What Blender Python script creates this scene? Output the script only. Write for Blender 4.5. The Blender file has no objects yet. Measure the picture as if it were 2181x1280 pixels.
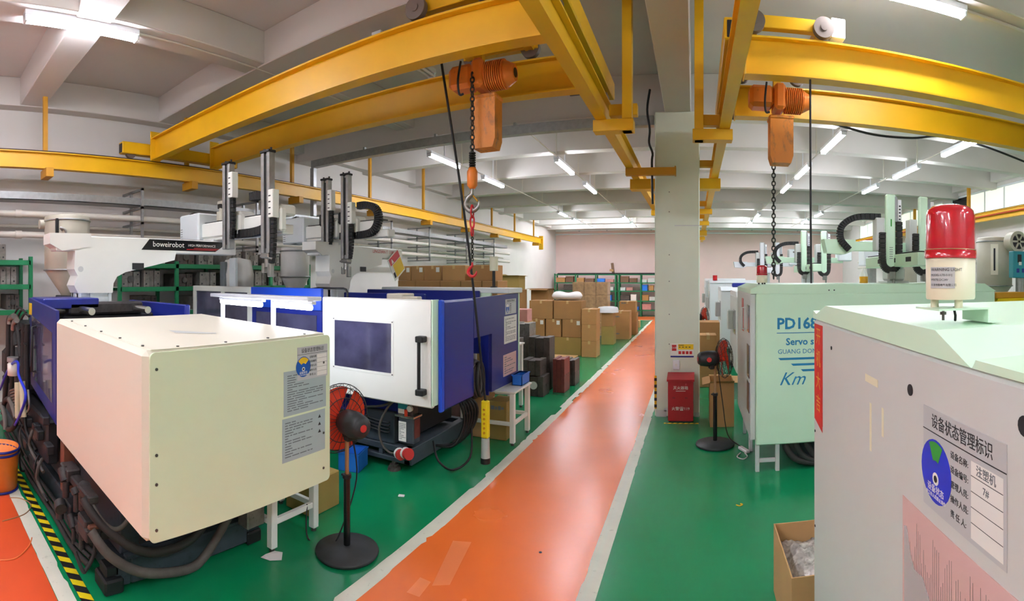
import bpy, math, random
from math import sin, cos, tan, pi, hypot, atan2, radians as R
from mathutils import Vector, Matrix
rnd = random.Random(7)
SC = bpy.context.scene
COL = SC.collection
# ------------------------------------------------------------ camera (phone panorama: cylindrical)
F, VX, YH, HC = 1060.0, 1479.0, 592.0, 2.1
cd = bpy.data.cameras.new('camera'); cam = bpy.data.objects.new('camera', cd); COL.objects.link(cam)
cd.type = 'PANO'; cd.panorama_type = 'CENTRAL_CYLINDRICAL'
cd.central_cylindrical_range_u_min = -VX / F; cd.central_cylindrical_range_u_max = (2181 - VX) / F
cd.central_cylindrical_range_v_min = -(1280 - YH) / F; cd.central_cylindrical_range_v_max = YH / F
cd.central_cylindrical_radius = 1.0
cd.clip_start = 0.05; cd.clip_end = 200
cam.location = (0, 0, HC); cam.rotation_euler = (pi / 2, 0, 0)
SC.camera = cam
# ------------------------------------------------------------ world, exposure
w = bpy.data.worlds.new('world'); SC.world = w; w.use_nodes = True
w.node_tree.nodes['Background'].inputs[0].default_value = (0.86, 0.93, 1.0, 1)
w.node_tree.nodes['Background'].inputs[1].default_value = 1.2
vs = SC.view_settings
vs.view_transform = 'Standard'; vs.look = 'None'; vs.gamma = 1.0; vs.use_curve_mapping = False
vs.exposure = 1.62
TUBE_STRENGTH = 34.0
# photo pixel -> place, by the surface it touches
def G(x, y, z=0.0):
    d = F * (HC - z) / (y - YH); a = (x - VX) / F
    return Vector((d * sin(a), d * cos(a), z))
def XP(x, y, X):
    a = (x - VX) / F; d = X / sin(a); return Vector((X, d * cos(a), HC - (y - YH) * d / F))
def YP(x, y, Y):
    a = (x - VX) / F; d = Y / cos(a); return Vector((d * sin(a), Y, HC - (y - YH) * d / F))
# ------------------------------------------------------------ materials
def lin(h):
    h = h.lstrip('#'); c = [int(h[i:i + 2], 16) / 255 for i in (0, 2, 4)]
    return [x / 12.92 if x <= .04045 else ((x + .055) / 1.055) ** 2.4 for x in c] + [1]
MATS = {}
def M(name, hexc, rough=.5, metal=0., var=.0, scale=6., bump=0., bscale=60., coat=0., stretch=None, dirt=None, dirt_amt=.0, spec=.5):
    if name in MATS: return MATS[name]
    m = bpy.data.materials.new(name); m.use_nodes = True; MATS[name] = m
    nt = m.node_tree; b = nt.nodes['Principled BSDF']; c = lin(hexc)
    b.inputs['Base Color'].default_value = c; b.inputs['Roughness'].default_value = rough
    b.inputs['Metallic'].default_value = metal; b.inputs['Coat Weight'].default_value = coat
    b.inputs['Specular IOR Level'].default_value = spec
    m.diffuse_color = c
    if var or bump or dirt_amt:
        tc = nt.nodes.new('ShaderNodeTexCoord'); mp = nt.nodes.new('ShaderNodeMapping')
        nt.links.new(tc.outputs['Object'], mp.inputs['Vector'])
        if stretch: mp.inputs['Scale'].default_value = stretch
        out = None
        if var:
            n = nt.nodes.new('ShaderNodeTexNoise'); n.inputs['Scale'].default_value = scale; n.inputs['Detail'].default_value = 5
            nt.links.new(mp.outputs[0], n.inputs['Vector'])
            r = nt.nodes.new('ShaderNodeValToRGB'); r.color_ramp.elements[0].position = .3; r.color_ramp.elements[1].position = .72
            r.color_ramp.elements[0].color = [x * (1 - var) for x in c[:3]] + [1]
            r.color_ramp.elements[1].color = [min(1, x * (1 + var)) for x in c[:3]] + [1]
            nt.links.new(n.outputs['Fac'], r.inputs['Fac']); out = r.outputs['Color']
            mr = nt.nodes.new('ShaderNodeMapRange'); mr.inputs['To Min'].default_value = max(.02, rough * .8); mr.inputs['To Max'].default_value = min(1, rough * 1.25)
            nt.links.new(n.outputs['Fac'], mr.inputs['Value']); nt.links.new(mr.outputs[0], b.inputs['Roughness'])
        if dirt_amt:
            n2 = nt.nodes.new('ShaderNodeTexNoise'); n2.inputs['Scale'].default_value = scale * 3.3; n2.inputs['Detail'].default_value = 8; n2.inputs['Roughness'].default_value = .7
            nt.links.new(mp.outputs[0], n2.inputs['Vector'])
            r2 = nt.nodes.new('ShaderNodeValToRGB'); r2.color_ramp.elements[0].position = 1 - dirt_amt - .1; r2.color_ramp.elements[1].position = min(1, 1 - dirt_amt + .12)
            nt.links.new(n2.outputs['Fac'], r2.inputs['Fac'])
            mx = nt.nodes.new('ShaderNodeMix'); mx.data_type = 'RGBA'
            nt.links.new(r2.outputs['Color'], mx.inputs['Factor'])
            mx.inputs['A'].default_value = c
            if out: nt.links.new(out, mx.inputs['A'])
            mx.inputs['B'].default_value = lin(dirt or '#3a332b'); out = mx.outputs['Result']
        if out: nt.links.new(out, b.inputs['Base Color'])
        if bump:
            n3 = nt.nodes.new('ShaderNodeTexNoise'); n3.inputs['Scale'].default_value = bscale; n3.inputs['Detail'].default_value = 4
            nt.links.new(mp.outputs[0], n3.inputs['Vector'])
            bp = nt.nodes.new('ShaderNodeBump'); bp.inputs['Strength'].default_value = bump; bp.inputs['Distance'].default_value = .01
            nt.links.new(n3.outputs['Fac'], bp.inputs['Height']); nt.links.new(bp.outputs[0], b.inputs['Normal'])
    return m
def EM(name, hexc, s):
    m = bpy.data.materials.new(name); m.use_nodes = True; MATS[name] = m
    b = m.node_tree.nodes['Principled BSDF']; b.inputs['Base Color'].default_value = (.9, .9, .9, 1)
    b.inputs['Emission Color'].default_value = lin(hexc); b.inputs['Emission Strength'].default_value = s
    return m
def GLASS(name, hexc, rough=.1, alpha=.35):
    m = bpy.data.materials.new(name); m.use_nodes = True; MATS[name] = m
    b = m.node_tree.nodes['Principled BSDF']; b.inputs['Base Color'].default_value = lin(hexc)
    b.inputs['Roughness'].default_value = rough; b.inputs['Alpha'].default_value = alpha
    return m
M('wall', '#dfdad6', .75, var=.03, scale=1.5, bump=.05, bscale=30)
M('wall_far', '#f3d5d0', .75, var=.03, scale=1.2)  # pink bounce of the orange floor painted into the wall colour
M('ceiling', '#d5d0cb', .8, var=.03, scale=1.2, bump=.06, bscale=20)
M('column', '#e3ead9', .55, var=.02, scale=2)
M('green_floor', '#0d8a55', .22, var=.08, scale=.8, bump=.03, bscale=9, dirt='#0b6e46', dirt_amt=.26)
M('orange_floor', '#e8702e', .25, var=.06, scale=.9, bump=.03, bscale=8)
M('orange_floor2', '#d8532a', .32, var=.08, scale=1.3, bump=.03, bscale=9)
M('orange_patch', '#ee824a', .3, var=.03)
M('white_line', '#dcdccb', .5, var=.06, scale=5, dirt='#8d8a78', dirt_amt=.3)
M('yellow', '#e6b00c', .42, var=.06, scale=2.2, dirt='#8a6410', dirt_amt=.22)
M('yellow_dark', '#c98f10', .5, var=.08, scale=3)
M('rail_steel', '#4a3a34', .6, .6, var=.2)
M('hoist_orange', '#e8822c', .45, var=.12, scale=5, dirt='#6a4326', dirt_amt=.27)
M('bucket_orange', '#e28b26', .5, var=.15, scale=3, dirt='#5b4a34', dirt_amt=.4, stretch=(1, 1, .4))
M('black', '#17181a', .5, var=.15)
M('black_gloss', '#121316', .25)
M('rubber', '#2b2a29', .65, var=.2, scale=15)
M('rubber_grey', '#55504b', .7, var=.2, scale=15)
M('chain', '#3a3b38', .45, .7, var=.2)
M('chrome', '#c9c9c4', .2, .95)
M('steel', '#9a9994', .38, .85, var=.12, scale=12)
M('galv', '#a9abab', .42, .75, var=.12, scale=18)
M('wheel', '#75685f', .5, .3, var=.12)
M('cream', '#ebe5d3', .38, var=.015, scale=2)
M('cream_green_lit', '#deeccb', .38, var=.015, scale=2)  # cream with the green floor bounce painted into it
M('mach_white', '#eef0e9', .35, var=.01)
M('mint_lit_white', '#d6f5da', .36, var=.012)  # white with the mint tint of the lighting put into the colour
M('grey_white', '#cfd2cf', .4, var=.02)
M('bluewhite', '#dfe8ea', .35)
M('navy', '#1d2a86', .3, var=.05, scale=3)
M('navy2', '#2b2f7a', .34, var=.05, scale=3)
M('blue_bright', '#1f4fd0', .35)
M('slate', '#3a444c', .55, var=.15, scale=6, dirt='#1c2022', dirt_amt=.35)
M('dark_oily', '#24262a', .5, var=.3, scale=9, dirt='#4c4a45', dirt_amt=.3)
M('dark_oily2', '#3d3b3c', .5, .3, var=.3, scale=14, dirt='#181818', dirt_amt=.35)
M('rust', '#7a4a38', .6, var=.25, scale=9)
M('window_dark', '#4c4b66', .1, var=.4, scale=3, coat=.5)
M('carton', '#b88a55', .8, var=.06, scale=4, bump=.03, bscale=40)
M('carton2', '#a67a49', .8, var=.07, scale=4)
M('carton3', '#c39a66', .8, var=.06, scale=4)
M('carton_olive', '#a08748', .8, var=.06, scale=4)
M('tape', '#c9a973', .3)
M('paper', '#e9e9e4', .6, var=.02)
M('paper_pink', '#d9b3b0', .4, var=.03)
M('paper_blue', '#a9bcbf', .4, var=.03)
M('plate_grey', '#c2c6c8', .4, .1)
M('ink', '#26262a', .6)
M('ink_light', '#6c7478', .6)
M('blue_disc', '#1557b0', .35)
M('blue_disc2', '#1c34c8', .35)
M('sticker_yellow', '#f0c91c', .4)
M('sticker_green', '#2f9b3a', .4)
M('red', '#c4161f', .3, var=.04)
M('red_box', '#a8121f', .35, var=.05)
M('red_paper', '#cf2420', .5, var=.08, scale=20)
M('gold', '#e2a63a', .5)
M('logo_blue', '#2186b8', .4)
M('sign_white', '#efeee6', .5)
M('green_rack', '#1d7f50', .45, var=.08)
M('mold_steel', '#8f8b85', .42, .55, var=.25, scale=10, dirt='#4b433c', dirt_amt=.36)
M('mold_dark', '#5c544f', .5, .4, var=.25, scale=9, dirt='#33302e', dirt_amt=.36)
M('mold_red', '#7a3a35', .5, .3, var=.2, scale=9)
M('dryer', '#bdb9a8', .45, .1, var=.06)
M('hop_white', '#d9d8d2', .4)
M('fan_red', '#d63a1e', .4)
M('fan_black', '#26282b', .45, var=.15)
M('fan_base', '#34373a', .5, var=.25, scale=7)
M('copper_tube', '#b08a63', .35, .4)
M('yellow_plastic', '#ead21a', .4, var=.05)
M('blue_plastic', '#2b7be0', .4)
M('oil_yellow', '#d9a020', .2)
M('teal_box', '#2b98a8', .4)
M('pipe_cream', '#d8d2c6', .45, var=.03)
M('red_pipe', '#c0431f', .5)
M('brown_box', '#7a5b45', .7, var=.1)
M('pink_box', '#c98d85', .7, var=.1)
M('plug_red', '#c9322f', .4)
M('transp_grey', '#a8b4b0', .25)
M('bag_white', '#e8e4e2', .45, bump=.5, bscale=14)
M('bag_clear', '#b9b2ad', .2, .2, var=.45, scale=22, bump=.9, bscale=28)
M('wrap', '#c4a079', .22, var=.22, scale=9, bump=.6, bscale=12, coat=.4)
M('lamp_white', '#eceff4', .4)
M('dome_red', '#b90d22', .18, coat=.6)
M('dome_cream', '#e9e6c9', .35)
M('leather', '#6e6a64', .7)
M('sleeve', '#cfc7a6', .5)
M('bolt', '#6b6a66', .35, .8)
EM('tube_on', '#f2f4ff', TUBE_STRENGTH)
EM('tube_work', '#eef4ff', TUBE_STRENGTH * .45)
EM('sky_pane', '#e2f3cf', .24)
GLASS('clear_glass', '#cfe0e2', .08, .3)
GLASS('guard_glass', '#3c4166', .1, .82)
GLASS('film', '#e8e8ec', .15, .35)
# ------------------------------------------------------------ mesh helpers
def smoothpath(pts, k=6):
    P = [Vector(p) for p in pts]
    if len(P) < 3: return P
    out = []
    for i in range(len(P) - 1):
        p0 = P[max(i - 1, 0)]; p1 = P[i]; p2 = P[i + 1]; p3 = P[min(i + 2, len(P) - 1)]
        for j in range(k):
            t = j / k
            out.append(.5 * ((2 * p1) + (p2 - p0) * t + (2 * p0 - 5 * p1 + 4 * p2 - p3) * t * t + (3 * p1 - p0 - 3 * p2 + p3) * t ** 3))
    out.append(P[-1]); return out
class MB:
    def __init__(s): s.v = []; s.f = []; s.sm = []
    def add(s, vs, fs, smooth=False):
        o = len(s.v); s.v += [tuple(p) for p in vs]
        s.f += [tuple(i + o for i in q) for q in fs]; s.sm += [smooth] * len(fs); return s
    def bx(s, x0, x1, y0, y1, z0, z1, c=0.):
        if x0 > x1: x0, x1 = x1, x0
        if y0 > y1: y0, y1 = y1, y0
        if z0 > z1: z0, z1 = z1, z0
        if not c:
            return s.add([(x, y, z) for z in (z0, z1) for y in (y0, y1) for x in (x0, x1)],
                         [(0, 2, 3, 1), (4, 5, 7, 6), (0, 1, 5, 4), (2, 6, 7, 3), (0, 4, 6, 2), (1, 3, 7, 5)])
        c = min(c, (x1 - x0) * .49, (y1 - y0) * .49, (z1 - z0) * .49)
        vs = []; idx = {}
        lo = (x0, y0, z0); hi = (x1, y1, z1)
        for sx in (0, 1):
            for sy in (0, 1):
                for sz in (0, 1):
                    cor = [hi[i] if q else lo[i] for i, q in enumerate((sx, sy, sz))]
                    sg = [-1 if q else 1 for q in (sx, sy, sz)]
                    for a in range(3):
                        p = [cor[i] + (0 if i == a else sg[i] * c) for i in range(3)]
                        idx[(sx, sy, sz, a)] = len(vs); vs.append(p)
        fs = []
        def I(k, a): return idx[(k[0], k[1], k[2], a)]
        for a in range(3):
            b, d = (a + 1) % 3, (a + 2) % 3
            for q in (0, 1):
                ks = []
                for (u, w_) in ((0, 0), (1, 0), (1, 1), (0, 1)):
                    k = [0, 0, 0]; k[a] = q; k[b] = u; k[d] = w_; ks.append(k)
                f = [I(k, a) for k in ks]; fs.append(tuple(f if q else f[::-1]))
            for u in (0, 1):
                for w_ in (0, 1):
                    k0 = [0, 0, 0]; k0[b] = u; k0[d] = w_; k1 = list(k0); k1[a] = 1
                    f = [I(k0, b), I(k1, b), I(k1, d), I(k0, d)]
                    fs.append(tuple(f if (u != w_) else f[::-1]))
        for sx in (0, 1):
            for sy in (0, 1):
                for sz in (0, 1):
                    f = [idx[(sx, sy, sz, a)] for a in range(3)]
                    fs.append(tuple(f if (sx + sy + sz) % 2 else f[::-1]))
        return s.add(vs, fs)
    def obx(s, c, size, rz=0., ch=0., rx=0., ry=0.):
        t = MB(); t.bx(-size[0] / 2, size[0] / 2, -size[1] / 2, size[1] / 2, -size[2] / 2, size[2] / 2, ch)
        m = Matrix.Translation(Vector(c)) @ Matrix.Rotation(rz, 4, 'Z') @ Matrix.Rotation(ry, 4, 'Y') @ Matrix.Rotation(rx, 4, 'X')
        return s.add([m @ Vector(p) for p in t.v], t.f)
    def cyl(s, p0, p1, r, r1=None, n=14, caps=True):
        p0 = Vector(p0); p1 = Vector(p1); r1 = r if r1 is None else r1
        d = (p1 - p0).normalized(); u = d.orthogonal().normalized(); w_ = d.cross(u)
        A = [p0 + (u * cos(2 * pi * i / n) + w_ * sin(2 * pi * i / n)) * r for i in range(n)]
        B = [p1 + (u * cos(2 * pi * i / n) + w_ * sin(2 * pi * i / n)) * r1 for i in range(n)]
        s.add(A + B, [(i, (i + 1) % n, n + (i + 1) % n, n + i) for i in range(n)], True)
        if caps:
            s.add(A, [tuple(range(n))[::-1]]); s.add(B, [tuple(range(n))])
        return s
    def tube(s, pts, r, n=8, sm=0, closed=False):
        P = smoothpath(pts, sm) if sm else [Vector(p) for p in pts]
        m = len(P); rings = []; u = None
        for i in range(m):
            a = P[(i - 1) % m] if (closed or i) else P[0]; b = P[(i + 1) % m] if (closed or i < m - 1) else P[-1]
            d = (b - a); d = d.normalized() if d.length > 1e-9 else Vector((0, 0, 1))
            if u is None: u = d.orthogonal().normalized()
            else:
                u = u - d * u.dot(d); u = u.normalized() if u.length > 1e-6 else d.orthogonal().normalized()
            w_ = d.cross(u); rr = r(i / (m - 1)) if callable(r) else r
            rings += [P[i] + (u * cos(2 * pi * k / n) + w_ * sin(2 * pi * k / n)) * rr for k in range(n)]
        fs = []
        for i in range(m if closed else m - 1):
            j = (i + 1) % m
            fs += [(i * n + k, i * n + (k + 1) % n, j * n + (k + 1) % n, j * n + k) for k in range(n)]
        s.add(rings, fs, True)
        if not closed:
            s.add(rings[:n], [tuple(range(n))[::-1]]); s.add(rings[-n:], [tuple(range(n))])
        return s
    def torus(s, c, nrm, Rr, r, n=24, m=6):
        c = Vector(c); d = Vector(nrm).normalized(); u = d.orthogonal().normalized(); w_ = d.cross(u)
        return s.tube([c + (u * cos(2 * pi * i / n) + w_ * sin(2 * pi * i / n)) * Rr for i in range(n)], r, m, closed=True)
    def prism(s, poly, axis, a0, a1):
        def mk(p, a):
            return {'x': (a, p[0], p[1]), 'y': (p[0], a, p[1]), 'z': (p[0], p[1], a)}[axis]
        n = len(poly); A = [mk(p, a0) for p in poly]; B = [mk(p, a1) for p in poly]
        area = sum(poly[i][0] * poly[(i + 1) % n][1] - poly[(i + 1) % n][0] * poly[i][1] for i in range(n))
        flip = (area < 0) ^ (axis == 'y') ^ (a1 < a0)
        f = [tuple(range(n))[::-1], tuple(range(n, 2 * n))] + [(i, (i + 1) % n, n + (i + 1) % n, n + i) for i in range(n)]
        if flip: f = [q[::-1] for q in f]
        return s.add(A + B, f)
    def lathe(s, prof, c, n=24, axis='z'):
        c = Vector(c); vs = []; fs = []
        for (r, z) in prof:
            for k in range(n):
                a = 2 * pi * k / n
                o = {'z': (r * cos(a), r * sin(a), z), 'x': (z, r * cos(a), r * sin(a)), 'y': (r * sin(a), z, r * cos(a))}[axis]
                vs.append(c + Vector(o))
        for i in range(len(prof) - 1):
            fs += [(i * n + k, i * n + (k + 1) % n, (i + 1) * n + (k + 1) % n, (i + 1) * n + k) for k in range(n)]
        s.add(vs, fs, True)
        if prof[0][0] > 1e-5: s.add(vs[:n], [tuple(range(n))[::-1]])
        if prof[-1][0] > 1e-5: s.add(vs[-n:], [tuple(range(n))])
        return s
    def ibeam(s, axis, a0, a1, c, zt, h, w_, tf=.014, tw=.01):
        # axis x: runs along X at y=c ; axis y: runs along Y at x=c ; zt top z
        zb = zt - h; q = w_ / 2; k = tw / 2
        poly = [(c - q, zb), (c + q, zb), (c + q, zb + tf), (c + k, zb + tf), (c + k, zt - tf), (c + q, zt - tf), (c + q, zt), (c - q, zt), (c - q, zt - tf), (c - k, zt - tf), (c - k, zb + tf), (c - q, zb + tf)]
        return s.prism(poly, axis, a0, a1)
    def quad(s, a, b, c, d): return s.add([a, b, c, d], [(0, 1, 2, 3)])
    def xf(s, m):
        s.v = [tuple(m @ Vector(p)) for p in s.v]; return s
    def build(s, name, mat, parent=None, label=None):
        me = bpy.data.meshes.new(name); base = wloc(parent)
        me.from_pydata([(p[0] - base.x, p[1] - base.y, p[2] - base.z) for p in s.v], [], s.f)
        me.polygons.foreach_set('use_smooth', s.sm)
        me.materials.append(MATS[mat] if isinstance(mat, str) else mat); me.update()
        o = bpy.data.objects.new(name, me); COL.objects.link(o)
        if parent is not None: o.parent = parent
        if label: o['label'] = label
        return o
def wloc(o):
    v = Vector((0, 0, 0))
    while o is not None: v = v + o.location; o = o.parent
    return v
def thing(name, label, cat, loc=(0, 0, 0), group=None):
    o = bpy.data.objects.new(name, None); COL.objects.link(o); o.location = loc; o.empty_display_size = .1
    o['label'] = label; o['category'] = cat
    if group: o['group'] = group
    return o
def tag(o, label, cat, group=None):
    o['label'] = label; o['category'] = cat
    if group: o['group'] = group
    return o
def struct(o): o['kind'] = 'structure'; return o
def stuff(o): o['kind'] = 'stuff'; return o
def clone(o, loc=None, rz=None, label=None, parent=None):
    c = o.copy(); COL.objects.link(c)
    if parent is not None: c.parent = parent
    for ch in o.children: clone(ch, parent=c)
    if loc is not None: c.location = loc
    if rz is not None: c.rotation_euler = (0, 0, rz)
    if label: c['label'] = label
    return c
def box(name, mat, parent, x0, x1, y0, y1, z0, z1, c=.004): return MB().bx(x0, x1, y0, y1, z0, z1, c).build(name, mat, parent)
def frame3(origin, right, up):
    r = Vector(right).normalized(); u = Vector(up).normalized(); n = r.cross(u)
    m = Matrix((r, u, n)).transposed().to_4x4(); m.translation = Vector(origin); return m
FACE = {'+x': ((0, 1, 0), (0, 0, 1)), '-x': ((0, -1, 0), (0, 0, 1)), '-y': ((1, 0, 0), (0, 0, 1)), '+z': ((1, 0, 0), (0, 1, 0))}
def txt(s, size, origin, face, mat, parent, name='lettering', shear=0., align='LEFT', sx=1., bold=0.):
    cu = bpy.data.curves.new('lettering', 'FONT'); cu.body = s; cu.size = size; cu.align_x = align; cu.align_y = 'BOTTOM_BASELINE' if False else 'CENTER'
    cu.shear = shear; cu.resolution_u = 2; cu.extrude = .0004; cu.offset = bold
    t = bpy.data.objects.new('lettering', cu); COL.objects.link(t)
    dg = bpy.context.evaluated_depsgraph_get(); me = bpy.data.meshes.new_from_object(t.evaluated_get(dg))
    bpy.data.objects.remove(t); bpy.data.curves.remove(cu)
    fr = FACE[face] if isinstance(face, str) else face
    m = Matrix.Translation(-wloc(parent)) @ frame3(origin, *fr) @ Matrix.Diagonal((sx, 1, 1, 1))
    me.transform(m); me.materials.clear(); me.materials.append(MATS[mat])
    o = bpy.data.objects.new(name, me); COL.objects.link(o); o.parent = parent
    return o
def onface(origin, face, name, mat, parent, rects, th=.0008):
    """flat print: rectangles (u0,u1,v0,v1) on a face"""
    fr = FACE[face] if isinstance(face, str) else face
    m = frame3(origin, *fr); b = MB()
    for (u0, u1, v0, v1) in rects: b.bx(u0, u1, v0, v1, 0, th)
    b.xf(m); o = b.build(name, mat, parent)
    if len(rects) > 1: o['kind'] = 'stuff'
    return o
def disc(origin, face, r, mat, parent, name, th=.001, a0=0., a1=2 * pi, n=28, u=0., v=0., r0=0.):
    fr = FACE[face] if isinstance(face, str) else face
    m = frame3(origin, *fr)
    full = abs(a1 - a0 - 2 * pi) < 1e-6
    pts = [(u + r * cos(a0 + (a1 - a0) * i / n), v + r * sin(a0 + (a1 - a0) * i / n)) for i in range(n if full else n + 1)]
    if r0: pts += [(u + r0 * cos(a1 + (a0 - a1) * i / n), v + r0 * sin(a1 + (a0 - a1) * i / n)) for i in range(n + 1)]
    elif not full: pts.append((u, v))
    b = MB().prism(pts, 'z', 0, th).xf(m); return b.build(name, mat, parent)
# ============================================================ the hall
XL, XR, YB, YF, ZC = -8.0, 8.6, -4.5, 28.0, 5.3
struct(box('floor', 'green_floor', None, XL - .2, XR + .2, YB - .2, YF + .2, -.12, 0, 0))
struct(box('wall_left', 'wall', None, XL - .2, XL, YB, YF, 0, ZC, 0))
struct(box('wall_far', 'wall_far', None, XL - .2, XR + .2, YF, YF + .2, 0, ZC, 0))
struct(box('wall_back', 'wall', None, XL - .2, XR + .2, YB - .2, YB, 0, ZC, 0))
# right wall with a high band of windows
WZ0, WZ1 = 3.9, 4.88
b = MB().bx(XR, XR + .2, YB, YF, 0, WZ0).bx(XR, XR + .2, YB, YF, WZ1, ZC)
wins = [(6.2, 10.6), (11.0, 15.2), (15.8, 19.6), (20.4, 25.0)]
edges = [YB] + [e for w_ in wins for e in w_] + [YF]
for i in range(0, len(edges), 2): b.bx(XR, XR + .2, edges[i], edges[i + 1], WZ0, WZ1)
struct(b.build('wall_right', 'wall'))
for i, (a, c) in enumerate(wins):
    fr = MB(); fr.bx(XR + .04, XR + .1, a, c, WZ0, WZ0 + .06).bx(XR + .04, XR + .1, a, c, WZ1 - .06, WZ1)
    n = 4
    for k in range(n + 1):
        y = a + (c - a) * k / n; fr.bx(XR + .04, XR + .1, max(a, y - .03), min(c, y + .03), WZ0 + .06, WZ1 - .06)
    o = struct(fr.build('window_%d' % (i + 1), 'lamp_white'))
    for k in range(n):
        y0 = a + (c - a) * k / n + .03; y1 = a + (c - a) * (k + 1) / n - .03
        box('pane', 'black_gloss' if (i, k) in ((1, 3),) else 'sky_pane', o, XR + .06, XR + .07, y0, y1, WZ0 + .06, WZ1 - .06, 0)
# ceiling with its beams
ceil = struct(box('ceiling', 'ceiling', None, XL - .2, XR + .2, YB - .2, YF + .2, ZC, ZC + .15, 0))
ZBM = 4.72
for y, hw, zb in ((-3.4, .16, 4.8), (-1.0, .16, 4.8), (1.9, .2, 4.86), (4.35, .17, 4.86), (8.0, .22, 4.66), (10.3, .14, 4.78), (12.5, .14, 4.78), (14.8, .14, 4.78), (17.0, .2, 4.7), (19.4, .14, 4.78), (21.8, .14, 4.78), (24.2, .14, 4.78), (26.4, .18, 4.75)):
    box('ceiling_beam', 'ceiling', ceil, XL, XR, y - hw, y + hw, zb, ZC, .01)
box('ceiling_beam', 'ceiling', ceil, XL, XL + .25, YB, YF, 4.845, ZC, .01)
box('ceiling_beam', 'ceiling', ceil, XR - .25, XR, YB, YF, 4.98, ZC, .01)
box('ceiling_beam', 'ceiling', ceil, -5.3, -4.9, YB, 8.0, 4.875, ZC, .01)
box('ceiling_beam', 'ceiling', ceil, -.45, -.05, YB, YF, 4.62, ZC, .01)
# columns on the centre line
for y in (7.52, 16.6, 25.6):
    c = struct(box('column', 'column', None, -.6, .08, y, y + .7, 0, 4.62, .015))
    box('corner_guard', 'yellow', c, -.606, -.57, y - .006, y + .03, .12, .62, .002)
    for k in range(5):
        z = .14 + k * .1; box('guard_stripe', 'black', c, -.608, -.568, y - .008, y + .032, z, z + .045, .001)
    if y < 8:
        for z in (3.4, 3.1, 2.45, 2.05, 1.55, 1.1):
            MB().cyl((-.38, y, z), (-.38, y - .008, z), .008, n=8).build('bolt', 'bolt', c)
        MB().bx(-.3, .08, y - .004, y, 2.885, 2.9).build('cover_seam', 'grey_white', c)
        b = MB()
        for (x0, x1, z0, z1) in ((-.58, -.42, 0, .1), (-.46, -.4, .08, .13), (.0, .075, 0, .07)): b.bx(x0, x1, y - .003, y, z0, z1)
        b.build('chipped_paint', 'grey_white', c)
# painted lanes ------------------------------------------------
AX0, AX1 = -2.16, -.64
def lane(name, mat, x0, x1, y0, y1, z=.0015): return struct(MB().bx(x0, x1, y0, y1, -.001, z).build(name, mat))
lane('walkway_paint', 'orange_floor', AX0 + .1, AX1 - .1, YB, 24.6)
lane('cross_lane_paint', 'orange_floor2', XL, AX0 + .02, YB, .93)
lane('far_lane_paint', 'orange_floor', XL, AX1 - .1, 24.6, 26.9)
def jag_line(name, x0, x1, y0, y1, jagL, jagR, axis='y', z=.003, step=.05, seed=1):
    r = random.Random(seed); n = int((y1 - y0) / step); L = []; Rr = []
    jl = jr = 0
    for i in range(n + 1):
        y = y0 + (y1 - y0) * i / n
        if r.random() < .25: jl = (r.random() ** 3) * jagL * (1 if r.random() < .6 else -.25)
        if r.random() < .25: jr = (r.random() ** 3) * jagR * (1 if r.random() < .6 else -.25)
        L.append((x0 + jl, y)); Rr.append((x1 - jr, y))
    vs = []; fs = []
    for (l, q) in zip(L, Rr):
        for p in (l, q): vs.append((p[0], p[1], z) if axis == 'y' else (p[1], p[0], z))
    for i in range(n):
        f = (2 * i, 2 * i + 1, 2 * i + 3, 2 * i + 2); fs.append(f if axis == 'y' else f[::-1])
    return struct(MB().add(vs, fs).build(name, 'white_line'))
jag_line('lane_line', AX0, AX0 + .125, .95, 24.6, .05, .05, seed=3)
jag_line('lane_line', AX0, AX0 + .125, YB, .95, .04, .04, seed=9)
jag_line('lane_line', AX1 - .125, AX1, YB, 26.9, .012, .015, seed=5)
jag_line('lane_line', .93, 1.05, XL, AX0, .01, .012, axis='x', seed=6)
jag_line('lane_line', 24.55, 24.66, XL, AX0 + .12, .01, .01, axis='x', seed=8)
# hazard tape beside the machine
tp = MB().bx(-5.6, -2.75, 1.075, 1.155, .0, .0035).build('hazard_tape', 'black'); struct(tp)
b = MB(); x = -5.55
while x < -2.85:
    b.add([(x, 1.076, .0042), (x + .07, 1.076, .0042), (x + .07 + .06, 1.154, .0042), (x + .06, 1.154, .0042)], [(0, 1, 2, 3)]); x += .15
b.build('yellow_stripe', 'yellow_plastic', tp)
# repaired patches and marks in the walkway
p = struct(MB().add([G(965, 1152) + Vector((0, 0, .002)), G(920, 1248) + Vector((0, 0, .002)), G(958, 1246) + Vector((0, 0, .002)), G(1004, 1155) + Vector((0, 0, .002))], [(0, 1, 2, 3)]).build('paint_patch', 'orange_patch'))
p = struct(MB().add([G(895, 1230) + Vector((0, 0, .002)), G(866, 1262) + Vector((0, 0, .002)), G(893, 1272) + Vector((0, 0, .002)), G(918, 1240) + Vector((0, 0, .002))], [(0, 1, 2, 3)]).build('paint_patch', 'orange_patch'))
q = G(1151, 1177); struct(MB().cyl((q.x, q.y, .0), (q.x, q.y, .004), .012, n=10).build('floor_plug', 'dark_oily'))
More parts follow.
